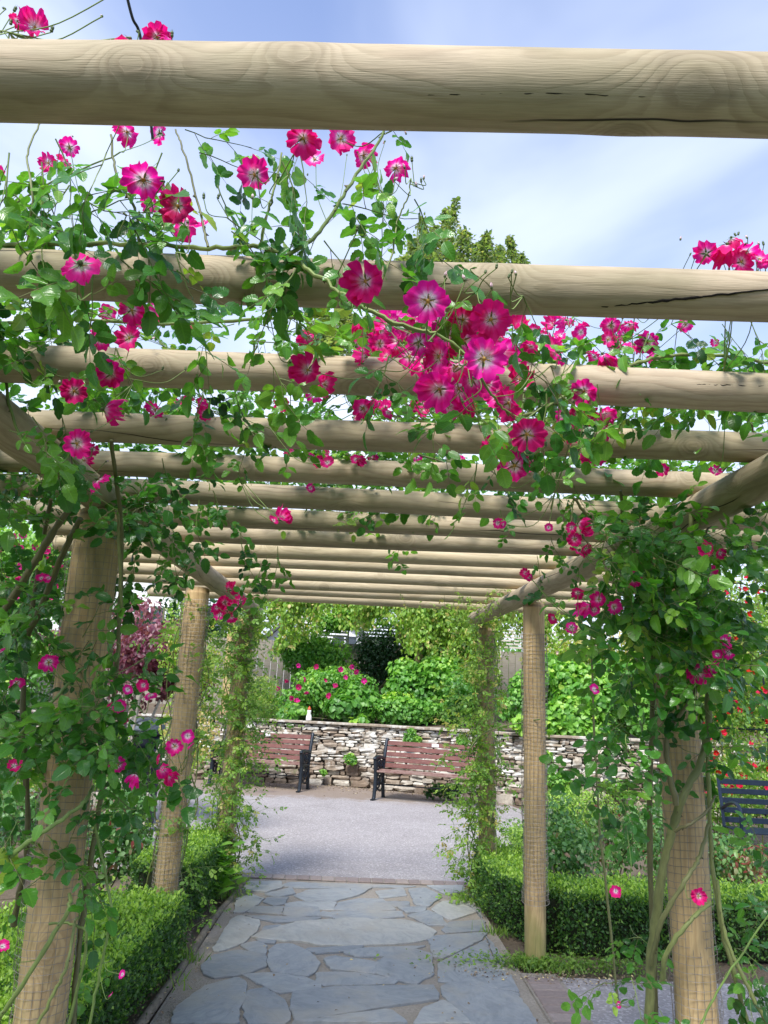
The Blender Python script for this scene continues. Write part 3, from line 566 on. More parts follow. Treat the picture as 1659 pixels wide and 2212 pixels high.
q[:1500, 1] -= np.clip(q[:1500, 0], 0, 3)*.45; n = len(q); nn = nz(np.c_[g.normal(0, .3, (n, 2)), np.ones(n)]); dd = nz(np.cross(nn, g.normal(0, 1, (n, 3)))); X, Y, Z = axes(dd, nn)
a.inst(DIAMOND, np.c_[q, np.full(n, .016)], X, Y, Z, g.uniform(.012, .04, n)*np.where(np.arange(n) < 1500, 1, .6), g.random(n))
m, t, b = mat('leaf_litter'); t.links.new(ramp(t, attr(t), [(0, (.10, .06, .03)), (.6, (.24, .17, .10)), (.9, (.40, .33, .22)), (.97, (.62, .5, .22))]), b.inputs['Base Color']); b.inputs['Roughness'].default_value = .9
tag(a.build('leaf_litter', [m]), kind='stuff', label='dry leaf litter and petals on the paving', cat='litter')

# ------------------------------------------------------------------ pergola
perg = thing('pergola', (0, 4, 0), 'timber pergola of round poles spanning the slate path', 'pergola')
def log(name, p0, p1, r0, r1, mt, seed, seam, bow=.006, n=40, dom=True, spots=()):
    g = np.random.default_rng(seed); p0, p1 = np.array(p0, float), np.array(p1, float); ln = np.linalg.norm(p1-p0); m = max(12, int(ln/.022)); t = np.linspace(0, 1, m)
    if dom: t = np.concatenate([[0, .004/ln, .012/ln, .03/ln], t[1:-1], [1-.03/ln, 1-.012/ln, 1-.004/ln, 1]])
    pts = p0+(p1-p0)*t[:, None]; w = nz(np.cross(p1-p0, g.normal(0, 1, 3))); pts = pts+w*(bow*np.sin(t*math.pi*g.uniform(.8, 2)))[:, None]
    th = np.linspace(0, 2*np.pi, n+1); ph = g.uniform(0, 6, 6)
    r = (r0+(r1-r0)*t)[:, None]*(1+.012*np.sin(t[:, None]*ln*5+ph[0])+.012*np.sin(2*th[None]+ph[1]+t[:, None]*2)+.008*np.sin(3*th[None]+ph[2]-t[:, None]*ln*3))
    kdist = np.full((len(t), n+1), 1.0); kl = [(g.random(), g.uniform(0, 6.28), g.uniform(.45, 1.0)) for _ in range(int(ln*1.5))]
    if spots:
        T_ = nz(p1-p0); A_ = nz(np.array(seam)-T_*np.dot(T_, seam)); B_ = np.cross(T_, A_)
        for q_, sz in spots: v_ = q_-p0; kl.append((np.dot(v_, T_)/ln, math.atan2(np.dot(v_, B_), np.dot(v_, A_)), sz))
    for kt, ka, ksz in kl:   # knots swell the surface and bend the grain
        dth = np.angle(np.exp(1j*(th-ka))); kdist = np.minimum(kdist, np.sqrt(((t[:, None]-kt)*ln*.8)**2+(dth[None]*r0)**2)/.3/ksz)
        r = r*(1+.035*np.exp(-((t[:, None]-kt)*ln/.05)**2-(dth[None]*r0/.045)**2))
    if dom: r[:4] *= np.array([.86, .93, .975, .995])[:, None]; r[-4:] *= np.array([.995, .975, .93, .86])[:, None]
    a = Acc(); tube(a, pts, r, n, seam=seam, tint=kdist.ravel()); return a.build(name, [mt], perg)
bots = [292, 668, 862, 975, 1052, 1110, 1155, 1187, 1217, 1240, 1262, 1275, 1287, 1302]
rb = [.0665, .058, .058, .056, .056, .056, .055, .056, .056, .056, .056, .056, .056, .056]
ends = {5: (-1.9, 2.1), 6: (-1.86, 2.05), 7: (-1.8, 2.08)}
gb = np.random.default_rng(17)
def hit(i, x, y):
    c, d, rr = BEAMS[i]
    for dep in np.arange(.6, 4, .0015):
        v = P(x, y, dep)-c
        if np.linalg.norm(v-d*np.dot(v, d)) < rr: break
    return P(x, y, dep)
tops = [103, 560, 777, 910, 997]
def elev(y): r_ = ray(829, y); return math.atan2(r_[2], math.hypot(r_[0], r_[1]))
def solve(b_, r_):
    lo, hi = .3, 9.; zc = .835+r_
    for _ in range(50):
        Y = (lo+hi)/2; e = math.atan2(zc, Y)-math.asin(r_/math.hypot(zc, Y)); lo, hi = (Y, hi) if e > elev(b_) else (lo, Y)
    return Y
YB = []
for i, b_ in enumerate(bots):
    r_ = .052
    if i < 5:
        lo, hi = .03, .09
        for _ in range(40):
            r_ = (lo+hi)/2; Y = solve(b_, r_); zc = .835+r_; e = math.atan2(zc, Y)+math.asin(r_/math.hypot(zc, Y)); lo, hi = (r_, hi) if e < elev(tops[i]) else (lo, r_)
    rb[i] = r_; YB.append(solve(b_, r_))
YB[11:] = [YB[10]+.44*(i+1) for i in range(3)]; print('beams', [(round(a_, 2), round(b_, 3)) for a_, b_ in zip(YB, rb)])
for i, (Y, r) in enumerate(zip(YB, rb)):
    an = rad(3.0+gb.normal(0, .25)); d = np.array([math.cos(an), -math.sin(an), gb.normal(0, .003)]); xl, xr = ends.get(i, (-1.85+gb.normal(0, .06), 2.05+gb.normal(0, .06)))
    Yc = Y-.003; c = np.array([0.05, Yc, 2.335+r]); BEAMS.append((c, d, r))
    log('crossbeam', c+d*(xl-.05), c+d*(xr-.05), r*gb.uniform(.95, 1.05), r*gb.uniform(.95, 1.05), M_BEAM if i < 8 else M_BEAM_LIT, 100+i, (0, .3, 1), spots=[(hit(i, x_, y_), z_) for x_, y_, d_, z_ in {0: ((1510, 168, 1.25, 1.5), (640, 112, 1.3, 1.1)), 1: ((1075, 578, 1.66, .9), (1100, 655, 1.66, .7), (300, 560, 1.75, .8)), 2: ((790, 842, 2.15, .9), (322, 790, 2.2, .8)), 3: ((592, 925, 2.65, .9), (1500, 960, 2.6, .9))}.get(i, ())])
LOGS = [o for o in perg.children]
M_CRACK = plain('crack_shadow', (.012, .009, .006), 1)
def crack(i, pts, w):
    c, d, rr = BEAMS[i]; q = []
    for x, y in spline([(a_, b_, 0) for a_, b_ in pts], 14)[:, :2]:
        y += rng.normal(0, .9); lo, f_ = .6, None
        for dep in np.arange(.6, 4, .0015):
            v = P(x, y, dep)-c
            if np.linalg.norm(v-d*np.dot(v, d)) < rr*1.0: f_ = P(x, y, dep-.001); break
        if f_ is not None: q.append(f_)
    a = Acc(); n_ = len(q); tube(a, np.array(q), w*(.15+np.sin(np.linspace(.05, 3.0, n_)))*rng.uniform(.7, 1.2, n_), 6, caps=False); o = a.build('crack', [M_CRACK], perg); o.parent = LOGS[i]
crack(1, [(480, 642), (700, 640), (850, 628), (1020, 604)], .0013); crack(1, [(1180, 668), (1300, 662), (1450, 648), (1560, 636), (1800, 610)], .0026); crack(0, [(835, 207), (1000, 204), (1200, 202), (1460, 212)], .0008); crack(0, [(-40, 135), (60, 133), (150, 132)], .0008); crack(2, [(1484, 829), (1570, 832), (1750, 836)], .0014); crack(0, [(1480, 203), (1560, 200), (1700, 196)], .0006)
for (p0, p1, r0, r1, s) in (((-1.12, .3, 2.27), (-1.09, 3.30, 2.268), .07, .068, 1), ((-1.035, 3.22, 2.262), (-.945, 7.15, 2.262), .066, .062, 2), ((1.37, .3, 2.27), (1.262, 3.42, 2.268), .068, .068, 3), ((1.24, 3.44, 2.27), (1.02, 6.82, 2.262), .066, .062, 4)):
    log('rail', p0, p1, r0, r1, M_BEAM, 200+s, (0, 0, 1))
for (x, y, x0, y0, r0, r1, s, zt) in ((-1.075, 3.10, -1.02, 3.02, .082, .092, 1, 2.21), (-1.10, 5.25, -1.12, 5.25, .072, .080, 2, 2.21), (-1.0, 6.85, -1.02, 6.9, .07, .074, 3, 2.20), (1.30, 3.18, 1.24, 2.95, .066, .084, 4, 2.215), (1.19, 5.22, 1.19, 5.21, .064, .073, 5, 2.215), (1.12, 6.75, 1.155, 6.78, .064, .068, 6, 2.20)):
    p = log('post', (x0, y0, -.05), (x, y, zt), r0, r1, M_POST, 300+s, (0, 1, 0), .004); p['label'] = 'round timber post wrapped in square wire mesh'
    a = Acc(); z0, z1 = (.30, 2.12) if s != 5 else (.34, 2.0); g = np.random.default_rng(400+s); nv = 20; nr = int((z1-z0)/.026)
    grid = []
    for i in range(nr+1):
        z = z0+(z1-z0)*i/nr; f = (z+.05)/(zt+.05); cx, cy = x0+(x-x0)*f, y0+(y-y0)*f; rr = (r0+(r1-r0)*f)*1.05+.008+.004*math.sin(z*9+s)+.003*math.sin(z*23); th = np.linspace(0, 2*np.pi, nv, endpoint=False)+.03*math.sin(z*6)
        zz = z+g.normal(0, .0012)+.003*np.sin(th*2+z*4); rj = rr+.0025*g.standard_normal(nv)+.004*np.sin(th*3+z*5); grid.append(np.c_[cx+np.cos(th)*rj, cy+np.sin(th)*rj, zz])
    grid = np.array(grid); wr = .0009 if s in (1, 4) else .0014
    for i in range(nr+1): tube(a, np.vstack([grid[i], grid[i][:1]]), wr, 3, caps=False)
    for j in range(nv): tube(a, grid[:, j], wr, 3, caps=False)
    w = a.build('wire_mesh', [M_WIRE], perg); w.parent = p
a = Acc(); tube(a, spline([P(262, -60, 1.75), P(285, 35, 1.78), P(305, 90, 1.8), P(330, 300, 1.85)], 8), .0035, 6); tag(a.build('overhead_cable', [M_CABLE]), 'thin black cable running up into the sky above the nearest crossbeam', 'cable')

# ------------------------------------------------------------------ stone wall
WL = [(-7.5, 13.4), (-5.2, 14.6), (-3.6, 14.95), (-1.7, 15.0), (-.3, 14.95), (.6, 14.6), (1.4, 14.15), (2.2, 13.6), (3.17, 13.1), (4.6, 12.8), (7, 12.5), (11, 12.2)]
wl = spline([(x, y, 0) for x, y in WL], 10)[:, :2]; cum = np.concatenate([[0], np.cumsum(np.linalg.norm(np.diff(wl, axis=0), axis=1))])
def wpt(s): return np.array([np.interp(s, cum, wl[:, 0]), np.interp(s, cum, wl[:, 1])])
wall = thing('stone_wall', (0, 14.9, 0), 'curved dry stone retaining wall with pale lichen stones behind the benches', 'wall')
def stone_mat():
    m, t, b = mat('wall_stone'); tn = attr(t); p = pos(t); n = noise(t, p, 14, 6, .65); n2 = noise(t, p, 5, 5, .6)
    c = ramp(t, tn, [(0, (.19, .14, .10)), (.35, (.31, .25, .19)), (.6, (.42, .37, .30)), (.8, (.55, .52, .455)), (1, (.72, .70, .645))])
    c = mixc(t, .8, c, ramp(t, n, [(.3, (.55, .53, .5)), (.65, (1.15,)*3)]), 'MULTIPLY')
    li = ramp(t, n2, [(.52, (0,)*3), (.6, (.75,)*3)]); sz = N(t, 'ShaderNodeSeparateXYZ'); t.links.new(p, sz.inputs[0]); up = ramp(t, sz.outputs['Z'], [(.15, (.15,)*3), (.55, (1,)*3)])
    c = mixc(t, math_(t, 'MULTIPLY', li, up), c, (.60, .59, .545)); c = mixc(t, ramp(t, noise(t, p, 3.3, 4, .7), [(.62, (0,)*3), (.7, (.5,)*3)]), c, (.13, .16, .06))
    t.links.new(c, b.inputs['Base Color']); b.inputs['Roughness'].default_value = .9; bump(t, n, b, .7, .015); return m
M_STONE = stone_mat(); M_GAP = plain('wall_gap', (.13, .105, .08), 1)
def rock(a, c, s, rot, g, tint, wob=.16, flat=None):
    q = np.array([(x, y, z) for x in (-1, 0, 1) for y in (-1, 0, 1) for z in (-1, 0, 1) if (x, y, z) != (0, 0, 0)], float)
    l = np.linalg.norm(q, axis=1, keepdims=True); v = q/np.where(l > 1.6, 1.22, np.where(l > 1.2, 1.1, 1.0)) + g.normal(0, wob*.5, q.shape)
    v = v*np.array(s)/2; cc, ss = math.cos(rot), math.sin(rot); v = v@np.array([[cc, ss, 0], [-ss, cc, 0], [0, 0, 1]])+np.array(c)
    a.add(v, ROCKF, None, tint)
pts = [(x, y, z) for x in (-1, 0, 1) for y in (-1, 0, 1) for z in (-1, 0, 1) if (x, y, z) != (0, 0, 0)]; ix = {p: i for i, p in enumerate(pts)}; ROCKF = []
for ax in range(3):
    for sg in (-1, 1):
        for u in (-1, 0):
            for v in (-1, 0):
                f = []
                for (du, dv) in ((0, 0), (1, 0), (1, 1), (0, 1)): w = [u+du, v+dv]; w.insert(ax, sg); f.append(ix[tuple(w)])
                ROCKF.append(tuple(f if (sg == 1) ^ (ax == 1) else f[::-1]))
def stonewall(par, fpt, total, H, g, hs=(.028, .085), name='stone', skew=1.0):
    a = Acc(); z = 0.0
    while z < H-.02:
        low = z < .4; h = g.uniform(*hs)*(1.5 if low else 1); h = min(h, H-z); s = g.uniform(-.2, 0)
        while s < total:
            w = max(h*1.1, g.uniform(.08, .36))*(1.0 if not low else 1.1); m_ = s+w/2; p = fpt(min(m_, total)); q = fpt(min(m_+.05, total+.05)); an = math.atan2(*(q-p)[::-1]) if np.linalg.norm(q-p) > 1e-6 else 0
            nrm = np.array([math.sin(an), -math.cos(an)]); pr = g.normal(0, .018); hh = h*g.uniform(.84, 1.0)
            if g.random() < .10 and z+h*1.8 < H: hh = h*1.75
            tn = float(np.clip(g.choice([g.normal(.3, .12), g.normal(.58, .1), g.normal(.92, .07)], p=[.40, .36, .24])-(.25 if low else 0), 0, 1))  # lower courses tinted darker, painted shade as behind the benches
            rock(a, (*(p-nrm*(.09-pr)), z+h/2+.012*math.sin(m_*1.7)+g.normal(0, .004)), (w*.985, .24, hh*1.12), an+g.normal(0, .03), g, tn)
            s += w
        z += h
    return a.build(name, [M_STONE], par, False)
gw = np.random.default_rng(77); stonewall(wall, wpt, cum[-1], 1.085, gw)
a = Acc(); V = []
for s in np.linspace(0, cum[-1], 120):
    p = wpt(s); q = wpt(min(s+.05, cum[-1])); p_ = wpt(max(s-.05, 0)); t_ = nz(q-p_); n_ = np.array([t_[1], -t_[0]]); 
    for off, z in ((-.11, -.05), (-.11, 1.06), (-.45, 1.06)): V.append((*(p+n_*off), z))
a.add(V, [(i*3+j, i*3+3+j, i*3+4+j, i*3+1+j) for i in range(119) for j in range(2)]); a.build('wall_core', [M_GAP], wall)
a = Acc(); s = 0
while s < cum[-1]-.6:
    w = gw.uniform(.5, .8); p, q = wpt(s), wpt(s+w); an = math.atan2(*(q-p)[::-1]); c = (p+q)/2; n_ = np.array([math.sin(an), -math.cos(an)])
    box(a, (*(c-n_*.10), 1.107+gw.normal(0, .003)), (np.linalg.norm(q-p)-.006, .34, .045), an, .008, 0, gw.uniform(.3, .6)); s += w
a.build('coping', [M_STONE], wall, False)
# raised bed behind the wall
V = []; 
for s in np.linspace(0, cum[-1], 60):
    p = wpt(s); V += [(p[0], p[1]+.25, 1.075), (p[0]*1.15, 17.6, 1.30), (p[0]*1.4, 40, 1.5)]
a = Acc(); a.add(V, [(i*3+j, i*3+3+j, i*3+4+j, i*3+1+j) for i in range(59) for j in range(2)]); tag(a.build('raised_bed', [M_SOIL]), kind='structure')

# ------------------------------------------------------------------ benches
M_SLAT = plain('red_brown_slat', (.15, .048, .038), .6, var=.15, scale=14, c2=(.105, .034, .028)); 
t = M_SLAT.node_tree; b = t.nodes['Principled BSDF']; p_ = N(t, 'ShaderNodeTexCoord').outputs['Object']; wn = noise(t, mapping(t, p_, (3, 20, 20)), 3, 5, .7); old = b.inputs['Base Color'].links[0].from_socket
t.links.new(mixc(t, ramp(t, wn, [(.55, (0,)*3), (.68, (.55,)*3)]), old, (.26, .165, .135)), b.inputs['Base Color'])
M_SEAT = plain('worn_seat_slat', (.27, .19, .16), .7, var=.2, scale=12, c2=(.15, .065, .055)); M_IRON = plain('black_cast_iron', (.022, .03, .04), .38, .3, scale=20); M_PLAQ = plain('pale_plaque', (.72, .73, .72), .4, .1, var=.03)
def bench(loc, rz, ln, label, group):
    r = thing('garden_bench', loc, label, 'bench', group); r.rotation_euler = (0, 0, rz)
    def pl(acc, name, m, parent=r, sm=False): o = acc.build(name, m, None, sm); o.parent = parent; return o
    for s_ in (-1, 1):       # iron end frame; local y<0 is the front
        a = Acc(); X = s_*(ln/2); th = .028
        def bar(pts, w=.035, k=8): q = spline([(X, y, z) for y, z in pts], k); tube(a, q, w*.72*np.ones(len(q)), 8)
        bar([(-.33, 0), (-.30, .04), (-.27, .22), (-.265, .40), (-.29, .50), (-.31, .62)], .042); bar([(.16, 0), (.15, .05), (.12, .22), (.10, .40), (.16, .66), (.235, .88), (.26, .93)], .042)
        bar([(-.335, .62), (-.31, .645), (-.15, .655), (0, .64), (.13, .62)], .042); bar([(-.27, .40), (-.1, .425), (.10, .40)], .032)
        box(a, (X, -.345, .012), (.06, .10, .024), 0, .006); box(a, (X, .165, .012), (.05, .08, .024), 0, .006)
        for cy, cz, rr in ((-.12, .535, .085), (-.07, .535, .045), (.04, .53, .06), (-.13, .27, .10), (-.13, .27, .05), (.02, .30, .07), (-.05, .12, .0)):
            if rr: th_ = np.linspace(0, 2*np.pi, 17); tube(a, np.c_[np.full(17, X), cy+rr*np.cos(th_), cz+rr*np.sin(th_)], .016, 6, caps=False)
        bar([(-.28, .12), (-.15, .15), (0, .12), (.13, .17)], .022); bar([(-.265, .42), (-.2, .50), (-.22, .6)], .02); bar([(.1, .42), (.06, .5), (.1, .6)], .02); bar([(-.27, .30), (-.2, .38), (-.05, .40)], .02); bar([(.11, .28), (.06, .36), (-.05, .40)], .02)
        pl(a, 'iron_end', [M_IRON], r, True)
    for i, (y, z) in enumerate(((-.255, .438), (-.165, .452), (-.075, .452), (.015, .445), (.085, .435))):
        a = Acc(); box(a, (0, y, z), (ln-.05, .072, .028), 0, .005, M=np.array([[1, 0, 0], [0, 1, -.05], [0, .05, 1]])); pl(a, 'seat_slat', [M_SEAT])
    for i in range(5):
        z = .515+.088*i; y = .105+.30*(z-.42)**1.05+.01; a = Acc(); box(a, (0, y-.02, z), (ln-.05, .024, .07), 0, .005, M=np.array([[1, 0, 0], [0, .94, .34*-.0-.3*0], [0, .30, .95]])); s = pl(a, 'back_slat', [M_SLAT])
        if i == 4: a = Acc(); box(a, (-.02, y-.037, z), (.12, .006, .05), 0, .001); pl(a, 'plaque', [M_PLAQ], s)
    a = Acc(); tube(a, [(-ln/2, .0, .22), (ln/2, .0, .22)], .010, 6); pl(a, 'tie_rod', [M_IRON])
    return r
BG = 'red brown slatted benches by the stone wall'
an = rad(-15); bench((-.86-.82*math.cos(an)-.33*math.sin(an), 13.68-.82*math.sin(an)+.33*math.cos(an), 0.004), an, 1.64, 'red-brown slatted bench with black iron ends, left one by the stone wall', BG)
an = rad(-21); c = np.array([.47, 13.32])+np.array([math.cos(an), math.sin(an)])*.90; bench((c[0], c[1], .004), an, 1.75, 'red-brown slatted bench with black iron ends, right one with plaque showing beside leafy post', BG)
# dark metal bench on the right
M_BLUE = plain('dark_blue_iron', (.018, .03, .055), .35, .3)
mb = thing('metal_bench', (4.75, 8.1, 0), 'dark blue metal bench with flat horizontal slats beneath the red rambler', 'bench'); mb.rotation_euler = (0, 0, rad(-6))
def mpl(acc, name, parent=mb): o = acc.build(name, [M_BLUE], None, False); o.parent = parent; return o
for i in range(5): a = Acc(); box(a, (0, .16+.02*i, .50+.092*i), (1.8, .012, .055), 0, .003); mpl(a, 'back_slat')
for i in range(5): a = Acc(); box(a, (0, -.28+.095*i, .435), (1.8, .07, .012), 0, .003); mpl(a, 'seat_slat')
for X in (-.9, 0, .9):
    a = Acc(); tube(a, spline([(X, .18, 0), (X, .15, .43), (X, .26, .93)], 6), .018, 6); 
    if X: tube(a, spline([(X, -.32, 0), (X, -.32, .40), (X, -.33, .62), (X, -.25, .69), (X, -.05, .68), (X, .20, .60)], 6), .018, 6)
    mpl(a, 'leg_frame')
# litter bin
lb = thing('litter_bin', (-2.5, 9.8, 0), 'dark blue-black round litter bin with grey domed lid behind the left rose', 'bin'); M_BIN = plain('bin_shell', (.02, .026, .04), .4, .1); M_LID = plain('bin_lid', (.16, .19, .23), .45, .1)
a = Acc(); lathe(a, lb.location, [(.19, 0), (.20, .03), (.205, .80), (.22, .82), (.22, .86)], 24, flute=.03); a.build('body', [M_BIN], lb)
a = Acc(); lathe(a, np.array(lb.location)+(0, 0, .86), [(.19, 0), (.19, .16)], 8); lathe(a, np.array(lb.location)+(0, 0, 1.02), [(.235, 0), (.24, .03), (.22, .035)], 24); a.build('hood', [M_BIN], lb)
a = Acc(); lathe(a, np.array(lb.location)+(0, 0, 1.055), [(.22, 0), (.225, .03), (.205, .10), (.19, .11), (.17, .125), (.10, .15), (.01, .16)], 24); a.build('lid', [M_LID], lb)

# ------------------------------------------------------------------ back: fence, house, far trees
M_BOARD = wood_mat('grey_board', (.40, .36, .30), (.27, .24, .20), grey=.45, green=.3)
fe = thing('wooden_fence', (0, 17.5, 1.25), 'weathered grey board fence above the raised bed', 'fence'); a = Acc(); x = -7.0
while x < 9: w = .145; box(a, (x, 17.5+rng.normal(0, .004), 2.0+rng.normal(0, .006)), (w, .022, 1.55), rng.normal(0, .004), .003, tint=rng.uniform(.5, 1)); x += .152
a.build('board', [M_BOARD], fe, False)
for z in (1.5, 2.6): a = Acc(); box(a, (1, 17.54, z), (16, .04, .09), tint=1.); a.build('fence_rail', [M_BOARD], fe, False)
M_PALE = plain('pale_timber', (.62, .58, .50), .7, var=.1)
for i, (x0, x1) in enumerate(((-1.3, -.2), (.1, 1.0), (1.2, 1.9), (3.2, 5.6))):
    a = Acc(); z = 2.86
    while z < 3.3: box(a, ((x0+x1)/2, 17.46, z), (x1-x0, .02, .042), 0, .002); z += .075
    for xx in (x0+.02, x1-.02): box(a, (xx, 17.49, 3.0), (.04, .04, .75), 0, .003)
    a.build('slat_panel', [M_PALE], fe, False)
M_REND = plain('white_render', (.80, .80, .80), .8, var=.04, scale=3); M_ROOF = plain('slate_roof', (.09, .09, .10), .6, var=.2, scale=8); M_GLASS = plain('window_glass', (.04, .05, .07), .08, spec=.8); M_FRAME = plain('window_frame', (.75, .76, .78), .4, var=.02)
def house(loc, w, d, h, rh, wins, label):
    r = thing('white_house', loc, label, 'house'); x, y, z = loc; a = Acc()
    V = [(x-w/2, y, 0), (x+w/2, y, 0), (x+w/2, y, h), (x, y, h+rh), (x-w/2, y, h), (x-w/2, y+d, 0), (x+w/2, y+d, 0), (x+w/2, y+d, h), (x, y+d, h+rh), (x-w/2, y+d, h)]
    a.add(V, [(0, 1, 2, 3, 4), (5, 9, 8, 7, 6), (0, 4, 9, 5), (1, 6, 7, 2)]); a.build('wall', [M_REND], r, False)
    a = Acc(); o = .25
    for s_ in (-1, 1):
        e = np.array([s_*(w/2+o), 0, h-o*rh/(w/2)]); k = np.array([0, 0, h+rh]); V = []
        for yy in (y-o, y+d+o):
            for q in (e, k): V += [(x+q[0], yy, q[2]+.01), (x+q[0], yy, q[2]+.15)]
        a.add(V, [(0, 1, 3, 2), (4, 6, 7, 5), (0, 4, 5, 1), (1, 5, 7, 3), (0, 2, 6, 4)])
    a.build('roof', [M_ROOF], r, False)
    for (wx, wz, ww, wh) in wins:
        a = Acc()
        for (cx, cz, sx_, sz_) in ((0, wh/2, ww+.1, .07), (0, -wh/2, ww+.1, .07), (-ww/2, 0, .07, wh), (ww/2, 0, .07, wh), (0, 0, .05, wh)): box(a, (x+wx+cx, y-.03, wz+cz), (sx_, .09, sz_), 0, .004)
        f = a.build('window', [M_FRAME], r, False); a = Acc(); box(a, (wx+x, y-.012, wz), (ww-.05, .02, wh-.05), 0, .002); g_ = a.build('pane', [M_GLASS], r, False); g_.parent = f; g_.location = (0, 0, 0)
    return r
house((-1.2, 24, 0), 3.6, 5, 3.1, 1.6, [(-.7, 3.0, .8, 1.0), (.8, 3.0, .8, 1.0)], 'white gabled house glimpsed above the middle of the fence')
house((-8.2, 25, 0), 6.0, 6, 4.3, 1.7, [(1.5, 3.6, 1.0, 1.2), (-.8, 3.6, 1.0, 1.2)], 'white house beyond the purple leaved shrub')
def tree(name, label, x, y, z0, h, R, n, size, t0, mt, seed, trunk=.12, nb=9, group=None, asc=False, cat='tree'):
    r = thing(name, (x, y, z0), label, cat, group); g = np.random.default_rng(seed); a = Acc(); st = Acc(); base = np.array([x, y, z0]); top = base+np.array([g.normal(0, .1), 0, h*.9])
    q = spline([base-(0, 0, .1), base+(g.normal(0, .08), g.normal(0, .08), h*.45), top], 8); tube(st, q, np.linspace(trunk, trunk*.15, len(q)), 8)
    per = n//nb
    for i in range(nb):
        f = .35+.62*i/nb if not asc else .45+.5*g.random(); s0 = q[int(f*(len(q)-1))]; an = g.uniform(0, 6.28); k = math.sqrt(max(.05, 1-abs(f-.6)*1.3)); e = s0+np.array([math.cos(an)*R*k*.8, math.sin(an)*R*k*.8, h*(.10 if not asc else .22)])
        b = spline([s0, (s0+e)/2+(0, 0, -.05*h if not asc else -.04*h), e], 6); tube(st, b, np.linspace(trunk*.35, trunk*.06, len(b)), 5)
        for s_ in range(7):
            c = b[g.integers(5, len(b))]+g.normal(0, .22*R, 3); u = g.random(per//7)[:, None]; m_ = len(u)
            if asc: d0 = nz(np.array([g.normal(0, .3), g.normal(0, .3), 1])); ln = g.uniform(.08, .17)*h; p = c+d0*ln*u+g.normal(0, .045*R, (m_, 3))*(1.15-u); tube(st, [c, c+d0*ln], [trunk*.06, trunk*.02], 4, caps=False)
            else: p = c+nz(g.normal(0, 1, (m_, 3)))*(.26*R*u**.4)*np.array([1, 1, .7])
            o = nz(g.normal(0, .6, (m_, 3))+np.array([0, 0, .7])); d = nz(np.cross(o, g.normal(0, 1, (m_, 3)))+(0, 0, -.4)); scatter(a, [DIAMOND], p, d, o, size*g.uniform(.6, 1.3, m_), np.clip(t0+g.normal(0, .14, m_)+(p[:, 2]-c[2])*.1, 0, 1))
    a.build('crown', [mt], r); st.build('trunk', [M_CANE], r); return r
tt = thing('tall_tree', (2.1, 17, 1.2), 'tall open tree with upright leafy shoots standing behind the pergola', 'tree'); a = Acc(); st = Acc(); g = np.random.default_rng(5)
tq = spline([(2.1, 17, 1.1), (2.0, 17, 5), (1.9, 17, 8.5)], 8); tube(st, tq, np.linspace(.17, .09, len(tq)), 8)
for x, y, w_, h_ in ((868, 560, .35, .8), (890, 520, .3, 1.0), (912, 470, .22, 1.3), (940, 490, .3, 1.2), (962, 455, .25, 1.5), (985, 432, .22, 1.9), (1003, 500, .32, 1.2), (1030, 535, .35, .9), (1052, 505, .22, 1.1), (1078, 535, .3, .8), (1100, 512, .18, 1.0), (1125, 552, .25, .7), (920, 560, .5, .9), (985, 560, .5, 1.0), (1045, 590, .5, .9), (880, 620, .5, .9), (700, 690, .4, .8), (745, 680, .5, .9), (790, 700, .5, .9), (720, 740, .5, .8), (830, 660, .5, .9), (940, 680, .6, 1.), (1010, 680, .6, 1.), (880, 740, .6, 1.)):
    Y = 17+g.normal(0, .7); e = ony(x, y, Y); b_ = e-(g.normal(0, .15), 0, h_*1.1); s0 = tq[int(g.uniform(.75, 1)*(len(tq)-1))]; q = spline([s0, (s0+b_)/2+(0, 0, -.15), b_, e-(0, 0, .1)], 6); tube(st, q, np.linspace(.05, .008, len(q)), 5)
    n = int(850*w_/.3); u = g.random(n)**.75; c = b_+(e-b_)*u[:, None]; tw = nz(g.normal(0, 1, (9, 3))); p = c+g.normal(0, 1, (n, 3))*(w_*(1.05-u**1.5*.85))[:, None]*np.array([.55, .55, .45])+tw[g.integers(0, 9, n)]*(w_*.6*(1.05-u))[:, None]
    o = nz(g.normal(0, .6, (n, 3))+(0, 0, .7)); d = nz(np.cross(o, g.normal(0, 1, (n, 3)))); scatter(a, [DIAMOND], p, d, o, .11*g.uniform(.6, 1.3, n), np.clip(.5+g.normal(0, .2, n), 0, 1))
a.build('crown', [M_TREE], tt); st.build('trunk', [M_CANE], tt)
for i, (x, y, h, R, n, t0, mt, lb_) in enumerate(((-9.2, 17, 5.0, 2.6, 9000, .5, M_BRIGHT, 'round light green tree at the left edge beyond the wall'), (-5.2, 21, 4.2, 2.0, 7000, .3, M_DARKL, 'dark evergreen tree beside the white house'), (8.2, 17.5, 4.6, 2.2, 9000, .5, M_DARKL, 'dark tree at the right edge above the red rambler'), (11.8, 20, 6, 3, 8000, .4, M_TREE, 'olive green tree at the far right beyond the fence'), (4.4, 21.5, 3.2, 1.8, 6000, .5, M_BRIGHT, 'low bright green tree beyond the slatted fence panel'), (-13.5, 24, 7, 3.4, 7000, .3, M_DARKL, 'large dark tree far off to the left'), (1.7, 20.5, 3.0, 1.6, 7000, .55, M_DARKL, 'small dark tree beyond the fence right of the house'))):
    tree('tree', lb_, x, y, 0, h, R, n, .17, t0, mt, 50+i, .13, 10)
